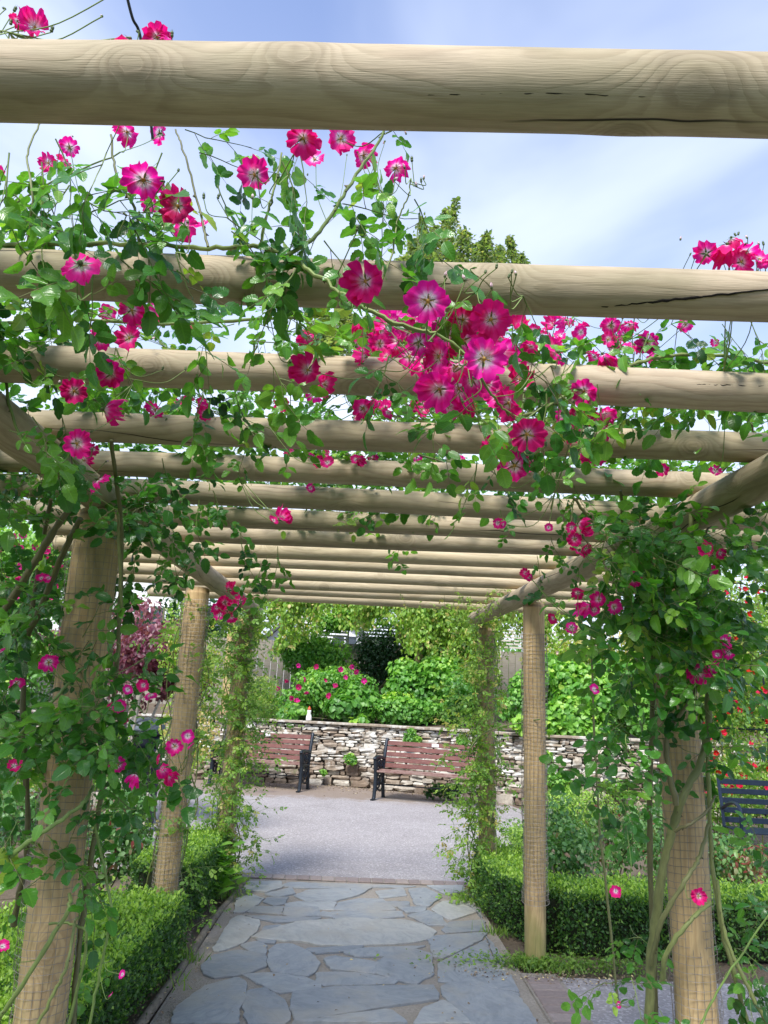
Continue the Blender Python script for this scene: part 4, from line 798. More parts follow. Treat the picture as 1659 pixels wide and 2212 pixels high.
# ------------------------------------------------------------------ hedges and beds
def hedge(label, path2, w, h, n, seed, group=None, t0=.45):
    g = np.random.default_rng(seed); q = np.array(path2, float); q = spline(np.c_[q, np.zeros(len(q))], 6)[:, :2] if len(q) > 2 else np.linspace(q[0], q[1], 12); cum_ = np.concatenate([[0], np.cumsum(np.linalg.norm(np.diff(q, axis=0), axis=1))]); T = nz(np.gradient(q, axis=0)); Nn = np.c_[-T[:, 1], T[:, 0]]
    r = thing('box_hedge', (q[0][0], q[0][1], 0), label, 'hedge', group); a = Acc(); V = []
    m = len(q)
    for i in range(m):
        for u, z in ((-.5, 0), (-.5, h), (.5, h), (.5, 0)): V.append((*(q[i]+Nn[i]*u*(w-.11)), max(0, z-.06)))
    a.add(V, [(i*4+j, i*4+4+j, i*4+5+j, i*4+1+j) for i in range(m-1) for j in range(3)]+[(0, 1, 2, 3), (m*4-1, m*4-2, m*4-3, m*4-4)]); a.build('dark_core', [M_CORE], r, False)  # added solid dark core, not real twigs, blocks the view through the leaves
    L_ = cum_[-1]; ar = np.array([L_*w*1.5, L_*h, L_*h, w*h, w*h]); f = g.choice(5, n, p=ar/ar.sum()); s = g.random(n)*L_; u = g.uniform(-.5, .5, n); z = g.random(n)**.8*h
    s = np.where(f == 3, 0, np.where(f == 4, L_, s)); u = np.where(f == 1, -.5, np.where(f == 2, .5, u)); z = np.where(f == 0, h, z)
    px = np.interp(s, cum_, q[:, 0]); py = np.interp(s, cum_, q[:, 1]); nx = np.interp(s, cum_, Nn[:, 0]); ny = np.interp(s, cum_, Nn[:, 1]); tx = np.interp(s, cum_, T[:, 0]); ty = np.interp(s, cum_, T[:, 1])
    out = np.zeros((n, 3)); out[f == 0] = (0, 0, 1); 
    for k, sg in ((1, -1), (2, 1)): out[f == k] = np.c_[nx*sg, ny*sg, nx*0][f == k]
    for k, sg in ((3, -1), (4, 1)): out[f == k] = np.c_[tx*sg, ty*sg, nx*0][f == k]
    p = np.c_[px+nx*u*w, py+ny*u*w, z]; lump = .02*np.sin(p[:, 0]*11+p[:, 1]*9+seed)*np.cos(p[:, 2]*15+p[:, 1]*13)+.012*np.sin(p[:, 0]*31+p[:, 1]*27)*np.sin(p[:, 2]*29); p = p+out*(lump+g.normal(-.012, .020, n)+.05*(g.random(n) < .04))[:, None]
    k = p[:, 2] > .01; o = nz(out*.9+g.normal(0, .5, (n, 3))+(0, 0, .35)); d = nz(out*.35+g.normal(0, .55, (n, 3))+np.array([0, 0, .55])); a = Acc()
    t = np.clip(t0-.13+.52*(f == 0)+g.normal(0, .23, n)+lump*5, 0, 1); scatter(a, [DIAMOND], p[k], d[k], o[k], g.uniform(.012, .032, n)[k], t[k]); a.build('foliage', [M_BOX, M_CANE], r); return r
M_CORE = plain('hedge_core', (.022, .030, .012), 1)
HG = 'low clipped box hedges edging the rose beds'
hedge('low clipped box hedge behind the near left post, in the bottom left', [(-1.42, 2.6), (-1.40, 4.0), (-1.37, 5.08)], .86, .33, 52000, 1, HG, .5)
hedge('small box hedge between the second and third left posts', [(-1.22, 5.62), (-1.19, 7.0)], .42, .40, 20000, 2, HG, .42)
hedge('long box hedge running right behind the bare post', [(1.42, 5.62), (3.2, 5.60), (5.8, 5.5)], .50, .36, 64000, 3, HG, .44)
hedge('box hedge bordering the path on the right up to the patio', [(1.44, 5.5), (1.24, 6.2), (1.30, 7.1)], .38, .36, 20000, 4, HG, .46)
BB = 'bushy roses planted in the beds'
gB = np.random.default_rng(9)
def bush(x, y, h, w, t0, label, n=900, size=.045, mt=None):
    return shrub('rose_bush', label, 'rose bush', [((x, y, h*.55), (w, w*.8, h*.5), n, size, t0, .16, 7, int(x*10+y*100))], mt or M_BED, SIMP, BB, 5, .007, up=.9)
for x, y, h, w, t0, lb_ in ((1.75, 6.5, .75, .34, .5, 'green rose bush just behind the hedge, right of the bare post'), (2.25, 6.9, .85, .36, .66, 'rose bush with dusky red leaf tips, second from the bare post'), (1.95, 7.7, .7, .4, .45, 'low rose bush near the patio on the right'), (2.75, 6.6, .8, .36, .6, 'rose bush behind the mesh-wrapped near right post'), (2.9, 7.6, .7, .4, .42, 'leafy rose bush in the middle of the right bed'), (3.3, 6.5, .62, .36, .72, 'rose bush with reddish young leaves before the metal bench'), (3.9, 6.7, .6, .4, .55, 'rose bush at the right edge before the metal bench'), (3.45, 7.5, .55, .35, .5, 'small rose bush left of the metal bench')): bush(x, y, h, w, t0, lb_, 1100)
for x, y, h, w, t0, lb_ in ((-1.75, 6.1, .75, .36, .5, 'rose bush behind the second left post'), (-2.3, 6.6, .8, .42, .45, 'rose bush between the left posts in the left bed'), (-2.0, 7.5, .85, .4, .5, 'tall rose bush near the patio in the left bed'), (-3.0, 7.2, .7, .45, .55, 'broad rose bush in the middle of the left bed'), (-3.7, 6.2, .8, .5, .6, 'pale green rose bush at the left edge'), (-2.7, 5.5, .6, .4, .4, 'low dark rose bush behind the near left hedge')): bush(x, y, h, w, t0, lb_, 1100, .05)
for x, y, R, n, lb_, t0, s_ in ((2.75, 9.8, (.8, .7, .42), 7000, 'low bright green box bush below the stone wall on the right', .7, .03), (1.75, 8.4, (.28, .5, .22), 2500, 'ferny green clump beside the far right post', .75, .03), (3.9, 10.4, (.7, .6, .4), 5000, 'rounded green bush beside the wall, left of the rambler', .6, .03)):
    shrub('bush', lb_, 'bush', [((x, y, R[2]*.8), R, n, s_, t0, .13, 8, int(n))], M_BOX, [DIAMOND], None, 3, .01)
# low rubble wall and pale stones on the left
lw = thing('low_stone_wall', (-3.6, 9.2, 0), 'low rubble wall of whitish stones behind the left bed', 'wall'); stonewall(lw, lambda s: np.array([-6.2+s*.98, 8.7+s*.10]), 3.9, .42, np.random.default_rng(6), (.06, .13))

# ------------------------------------------------------------------ behind the wall
def pp(x, y, Y): return ony(x, y, Y)
gS = np.random.default_rng(21)
r = shrub('rose_shrub', 'leafy shrub dotted with small magenta roses on the raised bed', 'shrub', [((pp(705, 1500, 15.7)), (.95, .5, .68), 6400, .075, .5, .14, 10, 61), ((pp(770, 1525, 15.6)), (.75, .45, .55), 3400, .07, .42, .14, 7, 62)], M_BRIGHT, SIMP, None, 5, .012, (-.4, 15.7, 1.1))
add_flowers(r, FPK, [pp(x, y, 15.15) for x, y in ((683, 1440), (646, 1438), (662, 1494), (645, 1484), (628, 1507), (640, 1515), (710, 1504), (758, 1440), (745, 1463), (726, 1482), (768, 1451), (786, 1471), (701, 1470), (661, 1467), (600, 1486), (735, 1447), (620, 1470))], .055)
r = shrub('leafy_plant', 'broad leaved plant spilling over the wall top below the rose shrub', 'plant', [(pp(760, 1520, 15.3), (.75, .30, .36), 1500, .15, .45, .12, 7, 63), (pp(780, 1560, 15.0), (.18, .14, .22), 120, .13, .7, .1, 4, 64), (pp(640, 1535, 15.35), (.35, .25, .22), 450, .13, .4, .12, 5, 65)], M_BRIGHT, BROAD, None, 3, .01, (0, 15.3, 1.1))
shrub('vine_mound', 'mound of heart shaped yellow green leaves right of the rose shrub', 'vine', [(pp(900, 1490, 15.7), (1.0, .5, .68), 4800, .10, .62, .13, 9, 66), (pp(960, 1430, 16.0), (.75, .4, .85), 3200, .10, .5, .13, 7, 67), (pp(870, 1535, 15.2), (1.0, .3, .36), 2400, .08, .45, .13, 6, 68), (pp(1010, 1510, 14.9), (.6, .35, .5), 2200, .07, .45, .15, 7, 69)], M_BRIGHT, BROAD, None, 4, .012, (1.2, 15.7, 1.1))
shrub('dark_shrub', 'deep green shaded shrub against the board fence', 'shrub', [(pp(840, 1420, 16.9), (1.15, .35, .75), 6500, .07, .35, .16, 9, 70)], M_DARKL, SIMP, None, 4, .02, (0, 16.9, 1.2))
shrub('fence_climber', 'mid green climber sprawling over the fence left of the dark shrub', 'climber', [(pp(670, 1410, 16.9), (1.0, .3, .6), 4600, .08, .55, .15, 9, 171), (pp(760, 1330, 17.1), (1.3, .25, .45), 3600, .08, .6, .15, 9, 172), (pp(950, 1340, 17.1), (1.0, .3, .7), 3600, .08, .55, .15, 9, 173)], M_BRIGHT, SIMP, None, 4, .012, (-.8, 17.1, 1.2))
shrub('golden_shrub', 'fine yellow green shrub at the left end of the raised bed', 'shrub', [(pp(560, 1500, 15.9), (.75, .5, .55), 9000, .03, .7, .14, 9, 73)], M_FINE, [DIAMOND], None, 4, .01, (-2, 15.9, 1.1))
iv = shrub('ivy', 'bright lobed ivy tumbling over the stone wall on the right', 'ivy', [(pp(1290, 1500, 13.5), (1.1, .45, .70), 4400, .12, .62, .14, 9, 74), (pp(1240, 1545, 13.2), (.95, .25, .38), 2100, .12, .7, .12, 7, 75), (pp(1390, 1520, 13.3), (.7, .35, .55), 1900, .12, .6, .14, 7, 76), (pp(1200, 1470, 14.0), (.5, .4, .6), 1500, .10, .5, .14, 6, 77), (pp(1130, 1520, 14.0), (.45, .35, .55), 1700, .07, .5, .15, 6, 78)], M_BRIGHT, BROAD, None, 4, .012, (3.6, 13.5, 1.0))
r = shrub('pale_shrub', 'pale green shrub with tiny white flowers above the ivy', 'shrub', [(pp(1290, 1420, 14.6), (1.3, .5, .5), 5200, .06, .8, .14, 9, 79), (pp(1450, 1450, 14.4), (1.2, .5, .7), 4200, .06, .7, .14, 8, 80)], M_FINE, SIMP, None, 4, .012, (4, 14.6, 1.1)); add_flowers(r, FWH, [pp(gS.uniform(1200, 1400), gS.uniform(1395, 1470), 14.0) for _ in range(26)], .03)
for i, (x, y, s_) in enumerate(((886, 1597, .16), (1000, 1600, .1), (760, 1640, .12), (1210, 1690, .22), (1330, 1700, .2), (1170, 1640, .15), (700, 1668, .06))):
    Y = np.interp(onz(x, 1720)[0], wl[:, 0], wl[:, 1])-.14 if x < 1100 else np.interp(ony(x, y, 12.9)[0], wl[:, 0], wl[:, 1])-.14; c = pp(x, y, Y)
    shrub('wall_plant', ('small green plant growing from the wall above the right bench', 'little leafy tuft near the wall top right of the plaque bench', 'tuft of green in the wall between the two benches', 'trailing green plant on the wall low beside the bare post', 'green plant on the wall face right of the bare post', 'thin creeper on the wall right of the bare post', 'tiny weed at the wall foot between the benches')[i], 'plant', [(c, (s_*1.3, .07, s_), int(320*s_/.1), .045, .6, .15, 5, 90+i)], M_BRIGHT, BROAD, None, 0)
shrub('weeds', 'dark green weeds at the wall foot behind the right bench', 'plant', [(pp(960, 1708, 13.4), (.38, .12, .16), 420, .06, .35, .15, 6, 101)], M_BED, BROAD, None, 0)
# gnome-like figurine on the wall
c = pp(667, 1553, 15.0); c[2] = 1.13; gn = thing('figurine', c, 'tiny white figurine with an orange red hat standing on the wall top', 'figurine'); M_WHT = plain('figurine_white', (.8, .78, .75), .5, var=.03); M_ORG = plain('figurine_red', (.6, .09, .03), .5, var=.03)
a = Acc(); lathe(a, c, [(.05, 0), (.055, .03), (.05, .09), (.03, .14), (.038, .17), (.036, .20), (.01, .225)], 12); a.build('body', [M_WHT], gn); a = Acc(); lathe(a, c+(0, 0, .20), [(.038, 0), (.028, .03), (.010, .06), (.002, .07)], 10); a.build('hat', [M_ORG], gn)
# back trellis with hanging vine
bp = thing('vine_trellis', (.5, 16, 1.1), 'dark timber trellis with square post under the hanging vine', 'trellis')
for x in (-2.6, 1.28, 4.6): a = Acc(); box(a, (x, 16.1, 2.35), (.16, .14, 2.5), 0, .008, tint=1.); a.build('post', [M_POST], bp, False)
for y in (16.0, 16.35): a = Acc(); box(a, (1.0, y, 3.62), (7.9, .07, .14), 0, .006, tint=1.); a.build('beam', [M_POST], bp, False)
def curtain(name, label, spans, Y, seed, mt, n, tpls, size, t0, top=3.72):
    g = np.random.default_rng(seed); r = thing(name, ((spans[0][0]+spans[-1][1])/2, Y, top), label, 'vine'); a = Acc(); st = Acc()
    for (x0, x1, l0, l1, k) in spans:
        for _ in range(k):
            x = g.uniform(x0, x1); ln = g.uniform(l0, l1); s0 = np.array([x, Y+g.normal(0, .2), top+g.uniform(-.15, .15)]); q = spline([s0, s0+(g.normal(0, .12), -.12, -.25*ln), s0+(g.normal(0, .15), g.normal(-.15, .1), -ln)], 6); tube(st, q, .005, 4, caps=False, tint=.5)
            m_ = int(n*ln); u = g.random(m_); p = np.stack([np.interp(u, np.linspace(0, 1, len(q)), q[:, j]) for j in range(3)], 1)+g.normal(0, .065, (m_, 3)); o = nz(g.normal(0, .5, (m_, 3))+(0, -.5, .5)); d = nz(g.normal(0, .5, (m_, 3))+(0, 0, -.9)); scatter(a, tpls, p, d, o, size*g.uniform(.6, 1.2, m_), np.clip(t0+g.normal(0, .16, m_), 0, 1))
    a.build('foliage', [mt, M_CANE], r); st.build('stems', [M_CANE], r)
curtain('hanging_vine', 'curtain of yellow green vine hanging from the back trellis', [(-2.4, -1.0, .4, 1.25, 26), (-1.0, -.1, .2, .6, 9), (-.1, .9, .3, .8, 16), (.8, 1.5, .5, 1.2, 18), (1.5, 2.7, .6, 1.7, 34), (2.7, 4.4, .3, 1.0, 24)], 15.9, 4, M_FINE, 300, SIMP, .085, .72)
# purple leaved shrub, pinkish shrub, pale shrubs on the left
r = shrub('purple_shrub', 'purple leaved shrub with pale bare branches behind the left posts', 'shrub', [(pp(350, 1400, 9.6), (.70, .6, .45), 2300, .07, .5, .2, 8, 110), (pp(300, 1330, 10.2), (.5, .5, .3), 400, .065, .8, .15, 6, 111), (pp(230, 1420, 9.9), (.9, .6, .6), 1500, .07, .7, .18, 8, 113), (pp(400, 1470, 9.4), (.45, .4, .3), 800, .07, .3, .15, 6, 114)], M_RED, SIMP, None, 7, .03, (-2.7, 9.8, 0)); r.children[-1].data.materials[0] = plain('pale_bark', (.48, .44, .38), .8, var=.15)
r = shrub('pink_shrub', 'light green shrub speckled with dull pink flowers at the left edge', 'shrub', [(pp(60, 1200, 10.5), (1.3, .8, .7), 7000, .07, .6, .17, 9, 115), (pp(20, 1400, 9.6), (.9, .6, .9), 3500, .06, .5, .17, 8, 116)], M_BRIGHT, SIMP, None, 6, .03, (-4.7, 10.3, 0)); add_flowers(r, FPK, [pp(gS.uniform(-5, 130), gS.uniform(1150, 1300), gS.uniform(9.6, 10.2)) for _ in range(60)], .045)
shrub('pale_bush', 'pale cream and green bush between the near left post and the second one', 'shrub', [(pp(395, 1560, 8.3), (.35, .4, .55), 2600, .035, .85, .13, 7, 117), (pp(420, 1400, 8.8), (.4, .4, .6), 3200, .04, .75, .15, 7, 118)], M_FINE, SIMP, None, 4, .012, (-1.9, 8.4, 0))
shrub('low_bush', 'low yellow green bush behind the left bed', 'shrub', [(pp(30, 1650, 8.4), (.8, .5, .45), 5000, .04, .7, .15, 8, 119), (pp(200, 1640, 8.0), (.6, .45, .4), 3000, .04, .5, .15, 8, 120)], M_FINE, SIMP, None, 4, .01, (-3.6, 8.3, 0))
# red rambler on a dark frame
rr = thing('rambler_rose', (5.0, 9.6, 0), 'red flowered rambler rose on a dark frame behind the metal bench', 'rose'); a = Acc()
for i, (c, R, n, s_) in enumerate((((4.75, 9.5, 1.2), (.85, .5, 1.1), 6500, 1), ((5.0, 9.7, 2.5), (.95, .5, .9), 6000, 2), ((4.35, 9.4, .7), (.7, .5, .6), 3000, 3), ((5.9, 9.7, 1.8), (.9, .6, 1.6), 5000, 4), ((4.55, 9.3, 2.0), (.45, .35, .8), 2000, 5))): blob(a, c, R, n, .042, .62, .17, 11, SIMP, 130+s_, .5, .45)
a.build('foliage', [M_FINE, M_CANE], rr); st = Acc()
for _ in range(14): s0 = np.array([rng.uniform(4.1, 5.8), 9.6, 0]); tube(st, spline([s0, s0+(rng.normal(0, .2), -.1, 1.3), s0+(rng.normal(0, .6), rng.normal(-.2, .2), rng.uniform(2.2, 3.5))], 7), .009, 5, tint=.6)
st.build('stems', [M_CANE], rr); pts = [pp(gS.uniform(1515, 1665), gS.uniform(1195, 1720), gS.uniform(8.75, 9.15)) for _ in range(92)]; add_flowers(rr, FRD, pts, .036)
tf = thing('iron_frame', (4.9, 9.9, 0), 'black iron frame carrying the red rambler', 'frame')
for x in (4.0, 4.9, 5.8): a = Acc(); tube(a, [(x, 9.3, 0), (x, 9.3, 2.6)], .012, 6); a.build('upright', [M_IRON], tf)
for z in (.5, 1.4, 2.4): a = Acc(); tube(a, [(3.9, 9.3, z), (6.2, 9.3, z)], .010, 6); a.build('crossbar', [M_IRON], tf)

# ------------------------------------------------------------------ climbing roses on the pergola
def inell(e):
    while True:
        u, v = rng.uniform(-1, 1, 2)
        if u*u+v*v < 1: return e[0]+u*e[2], e[1]+v*e[3]
def fill(pl, ells, d0, d1, lod=0, sc=.045, t0=.45, tv=.2, L=(.14, .32), nl=(4, 7), droop=.7, down=.12, maxl=.5):
    for e in ells:
        for _ in range(e[4]):
            x, y = inell(e); dep = rng.uniform(d0, d1)
            if dep < 2.95 and abs(x-(225-.136*(y-1110))) < 82 and (y < 1385 or 1690 < y < 1850 or y > 1930) and rng.random() < .92: continue
            if rng.random() < .36 and x < 500 and y > 1050: continue
            p = clear_beams(x, y, dep); d = nz(rng.normal(0, .7, 3)+np.array([0, -.25, -down])); ln = rng.uniform(*L); pl.spray(p, d, ln, rng.integers(*nl), sc, lod, t0, tv, droop, .0018, .55, np.array([0, -.35, 0])); 
            pl.link(p, .0017, 1.2)
def canopy(pl, x0, x1, y0, y1, n, z0=2.44, z1=2.72, lod=0, sc=.048, t0=.5, fx=None, droop=.25):
    for _ in range(n):
        x = rng.uniform(x0, x1); y = rng.uniform(y0, y1)
        if fx and rng.random() > fx(x, y): continue
        p = np.array([x, y, rng.uniform(z0, z1)]); d = nz(rng.normal(0, 1, 3)*np.array([1, 1, .35])+(0, 0, .25)); pl.spray(p, d, rng.uniform(.18, .42), rng.integers(5, 8), sc, lod, t0, .2, droop, .002, .8); pl.link(p, .0016, .45) if rng.random() < .6 else None
lroot = thing('climbing_rose', (-1.3, 2.9, 0), 'magenta climbing rose smothering the near left post and the beams above it', 'climbing rose', 'magenta climbing roses on the pergola')
rroot = thing('climbing_rose', (1.55, 2.9, 0), 'magenta climbing rose on the near right post with the big bloom cluster overhead', 'climbing rose', 'magenta climbing roses on the pergola')
A = Plant(lroot, M_LEAF); B = Plant(rroot, M_LEAF)
def C(pl, pts, r0, r1=None, tint=.6, thorn=0, n=7): return pl.cane([P(*p) for p in pts], r0, r1, tint, n, thorn)
# canes of the left rose
C(A, [(-60, 1420, 2.75), (0, 1335, 2.7), (90, 1190, 2.65), (150, 1100, 2.6)], .014, .011, .35, 4); C(A, [(40, 1400, 2.9), (80, 1330, 2.85), (130, 1210, 2.8), (175, 1120, 2.75)], .014, .010, .38, 4)
C(A, [(150, 2330, 2.7), (165, 2100, 2.75), (190, 1900, 2.8), (230, 1650, 2.85), (255, 1400, 2.85), (262, 1150, 2.85), (240, 950, 2.6)], .011, .007, .45, 8)
C(A, [(120, 2330, 2.6), (185, 2050, 2.6), (165, 2000, 2.6), (105, 1995, 2.6)], .006, .004, .8, 3); C(A, [(-20, 1885, 2.45), (60, 1820, 2.45), (120, 1780, 2.48), (180, 1735, 2.52), (200, 1700, 2.6)], .008, .006, .85, 6)
C(A, [(-20, 2225, 2.5), (60, 2110, 2.5), (145, 1970, 2.55), (150, 1930, 2.6)], .009, .007, .78, 6); C(A, [(-10, 1635, 2.5), (60, 1570, 2.5), (135, 1490, 2.55), (180, 1440, 2.6)], .006, .004, .85, 4)
C(A, [(60, 2250, 2.5), (130, 2120, 2.52), (150, 2060, 2.55), (165, 1980, 2.6)], .006, .005, .7, 4); C(A, [(190, 2230, 2.55), (215, 2100, 2.55), (240, 1980, 2.55), (230, 1900, 2.6), (200, 1760, 2.6)], .005, .004, .85, 2)
C(A, [(30, 2000, 2.9), (60, 1800, 2.9), (50, 1500, 2.95), (80, 1250, 2.95), (110, 1080, 2.8)], .012, .008, .3, 5); C(A, [(265, 1330, 2.75), (258, 1200, 2.75), (255, 1110, 2.75)], .006, .005, .6)
C(A, [(0, 700, 2.3), (20, 870, 2.2), (55, 960, 2.15), (110, 1010, 2.2)], .005, .003, .85, 2)
# overhead canes
C(A, [(-40, 530, 1.72), (120, 527, 1.70), (300, 528, 1.68), (450, 536, 1.66), (560, 532, 1.62), (620, 556, 1.56), (700, 605, 1.48), (770, 655, 1.42), (860, 700, 1.40), (940, 720, 1.42)], .0055, .004, .75, 10)
C(A, [(620, 556, 1.56), (690, 500, 1.58), (740, 425, 1.60), (790, 350, 1.62), (830, 285, 1.65)], .0045, .003, .8, 7); C(A, [(820, 620, 1.5), (845, 555, 1.55), (858, 480, 1.58), (880, 430, 1.58), (888, 385, 1.58)], .0022, .0014, .7)
C(A, [(300, 528, 1.68), (290, 450, 1.66), (250, 370, 1.68), (240, 290, 1.7)], .0035, .0025, .5, 3); C(A, [(450, 536, 1.66), (430, 450, 1.7), (400, 340, 1.72), (380, 280, 1.75)], .003, .002, .45, 2)
C(A, [(560, 532, 1.62), (575, 470, 1.6), (590, 420, 1.58), (610, 330, 1.6)], .003, .002, .75); C(A, [(-20, 700, 2.3), (150, 690, 2.25), (350, 700, 2.2), (550, 690, 2.2), (720, 680, 2.2)], .006, .004, .8, 4); C(A, [(60, 528, 1.7), (70, 430, 1.65), (60, 330, 1.7), (90, 260, 1.75)], .003, .002, .6, 2)
C(A, [(-30, 480, 1.9), (100, 400, 1.9), (260, 330, 1.95)], .003, .002, .8)
C(B, [(1700, 790, 2.35), (1560, 768, 2.3), (1450, 768, 2.28), (1390, 780, 2.22), (1290, 812, 2.15), (1200, 870, 2.1), (1120, 900, 2.05)], .006, .004, .72, 8); C(B, [(940, 720, 1.42), (1000, 760, 1.42), (1060, 850, 1.48), (1100, 900, 1.5), (1130, 950, 1.52)], .003, .002, .8)
C(B, [(1250, 850, 2.0), (1260, 900, 2.0), (1250, 960, 2.0)], .002, .0015, .8); C(B, [(1190, 1100, 2.6), (1230, 960, 2.2), (1262, 860, 1.9)], .0025, .0015, .8)
# canes of the right rose
C(B, [(1398, 2330, 2.66), (1406, 2100, 2.66), (1425, 1920, 2.66), (1452, 1795, 2.66), (1478, 1712, 2.66), (1512, 1650, 2.70), (1530, 1560, 2.76), (1525, 1400, 2.8), (1490, 1240, 2.85), (1495, 1100, 2.9)], .018, .009, .55, 8)
C(B, [(1420, 2330, 2.75), (1412, 2080, 2.74), (1403, 1780, 2.76), (1410, 1480, 2.8), (1412, 1290, 2.85), (1400, 1150, 2.9)], .012, .008, .42, 8); C(B, [(1430, 2120, 2.62), (1440, 2060, 2.58), (1490, 1990, 2.58), (1535, 1950, 2.66)], .009, .007, .65, 4)
C(B, [(1405, 2080, 2.64), (1430, 1990, 2.58), (1485, 1895, 2.58), (1512, 1850, 2.64), (1530, 1780, 2.7)], .009, .006, .5, 5); C(B, [(1458, 1795, 2.6), (1490, 1780, 2.57), (1530, 1750, 2.6), (1545, 1720, 2.65)], .006, .004, .4, 2)
C(B, [(1650, 2330, 2.6), (1590, 2120, 2.62), (1548, 1940, 2.68), (1530, 1700, 2.75), (1535, 1480, 2.8), (1545, 1300, 2.85)], .009, .006, .6, 7); C(B, [(1680, 2250, 2.5), (1610, 2120, 2.55), (1565, 2010, 2.6), (1550, 1900, 2.65)], .007, .005, .65, 4)
C(B, [(1505, 2230, 2.5), (1570, 2110, 2.5), (1680, 1950, 2.5)], .004, .003, .9, 3); C(B, [(1460, 1740, 2.6), (1440, 1600, 2.62), (1500, 1500, 2.62), (1530, 1420, 2.7)], .010, .006, .35, 3); C(B, [(1530, 1470, 2.8), (1600, 1440, 2.6), (1680, 1400, 2.5)], .004, .003, .9, 2)
C(B, [(1350, 1230, 2.8), (1345, 1130, 2.75), (1340, 1060, 2.7)], .006, .005, .45, 3); C(B, [(1240, 1075, 2.9), (1280, 1130, 2.9), (1330, 1190, 2.85), (1400, 1260, 2.85)], .006, .005, .5, 3); C(B, [(1500, 1230, 2.9), (1520, 1160, 2.9), (1560, 1100, 3.0)], .006, .004, .3); C(B, [(1490, 1300, 2.7), (1580, 1260, 2.65), (1680, 1285, 2.6)], .003, .002, .8)
# leaves on the left post
fill(A, [(60, 1230, 90, 120, 36), (40, 1430, 80, 130, 26), (90, 1590, 100, 80, 22), (320, 1110, 70, 45, 12), (40, 1800, 60, 90, 10)], 2.95, 3.6, 0, .056, .36, .18)
fill(A, [(60, 1130, 70, 50, 8), (215, 1400, 80, 35, 8), (215, 1510, 80, 75, 20), (175, 1600, 75, 60, 14), (90, 1660, 70, 60, 8), (150, 1800, 60, 35, 9), (100, 1770, 60, 50, 4), (40, 1910, 40, 40, 4), (215, 1900, 40, 40, 4), (110, 1990, 50, 30, 3), (70, 1330, 60, 60, 7), (50, 1540, 50, 50, 7), (300, 1570, 30, 30, 2), (280, 1650, 30, 30, 2)], 2.5, 2.85, 0, .058, .45, .2)
fill(A, [(340, 1170, 50, 50, 9), (290, 1080, 50, 40, 10), (390, 1190, 50, 40, 6), (450, 1250, 40, 25, 3)], 2.8, 3.5, 0, .045, .36, .16)
fill(A, [(240, 2090, 30, 30, 2), (280, 1770, 30, 50, 3), (60, 2100, 40, 40, 2)], 2.5, 3.0, 0, .045, .5, .2)
# leaves on the right post
fill(B, [(1430, 1170, 80, 40, 12), (1330, 1190, 50, 35, 6), (1400, 1260, 90, 60, 14), (1500, 1270, 80, 70, 13), (1440, 1350, 90, 45, 15), (1540, 1350, 50, 60, 7), (1340, 1320, 40, 40, 5), (1380, 1400, 50, 40, 6), (1480, 1420, 50, 35, 6), (1600, 1270, 45, 50, 4)], 2.5, 2.9, 0, .053, .52, .2, maxl=.6)
fill(B, [(1450, 1220, 80, 80, 14), (1480, 1380, 70, 70, 9), (1360, 1430, 30, 50, 3)], 2.98, 3.3, 0, .048, .34, .15)
fill(B, [(1350, 1530, 30, 60, 6), (1345, 1620, 40, 40, 4), (1310, 1700, 40, 25, 6), (1375, 1710, 20, 30, 2), (1580, 1500, 30, 70, 6), (1560, 1650, 15, 40, 2), (1630, 1900, 30, 100, 5), (1600, 2040, 40, 70, 4), (1370, 2000, 30, 50, 2), (1350, 2110, 30, 40, 3), (1400, 2190, 30, 20, 2), (1545, 1600, 20, 30, 2)], 2.45, 2.9, 0, .048, .42, .2, (.1, .2), (3, 5), .8, .3, .7)
# canopy over the beams (world space: leaves lie on and above the crossbeams)
canopy(A, -2.0, -.55, 1.35, 2.2, 46, 2.42, 2.66, sc=.054, t0=.52, fx=lambda x, y: 1 if x < -.9 else .35)
canopy(A, -1.0, -.25, 1.5, 1.75, 5, 2.42, 2.5, sc=.05, t0=.5)
canopy(A, -2.4, .3, 1.95, 2.6, 84, 2.44, 2.66, sc=.052, t0=.64, fx=lambda x, y: 1 if x < -.3 else .6)
canopy(A, -2.4, .4, 2.6, 4.3, 220, 2.44, 2.72, t0=.58)
canopy(B, .4, 2.8, 2.35, 4.3, 190, 2.44, 2.64, sc=.054, t0=.62, fx=lambda x, y: .75 if y > 2.6 else .5)
canopy(B, .3, 2.3, 2.0, 2.4, 46, 2.40, 2.50, t0=.55)
canopy(A, -2.2, -1.0, 2.4, 3.4, 40, 2.0, 2.4, t0=.3)
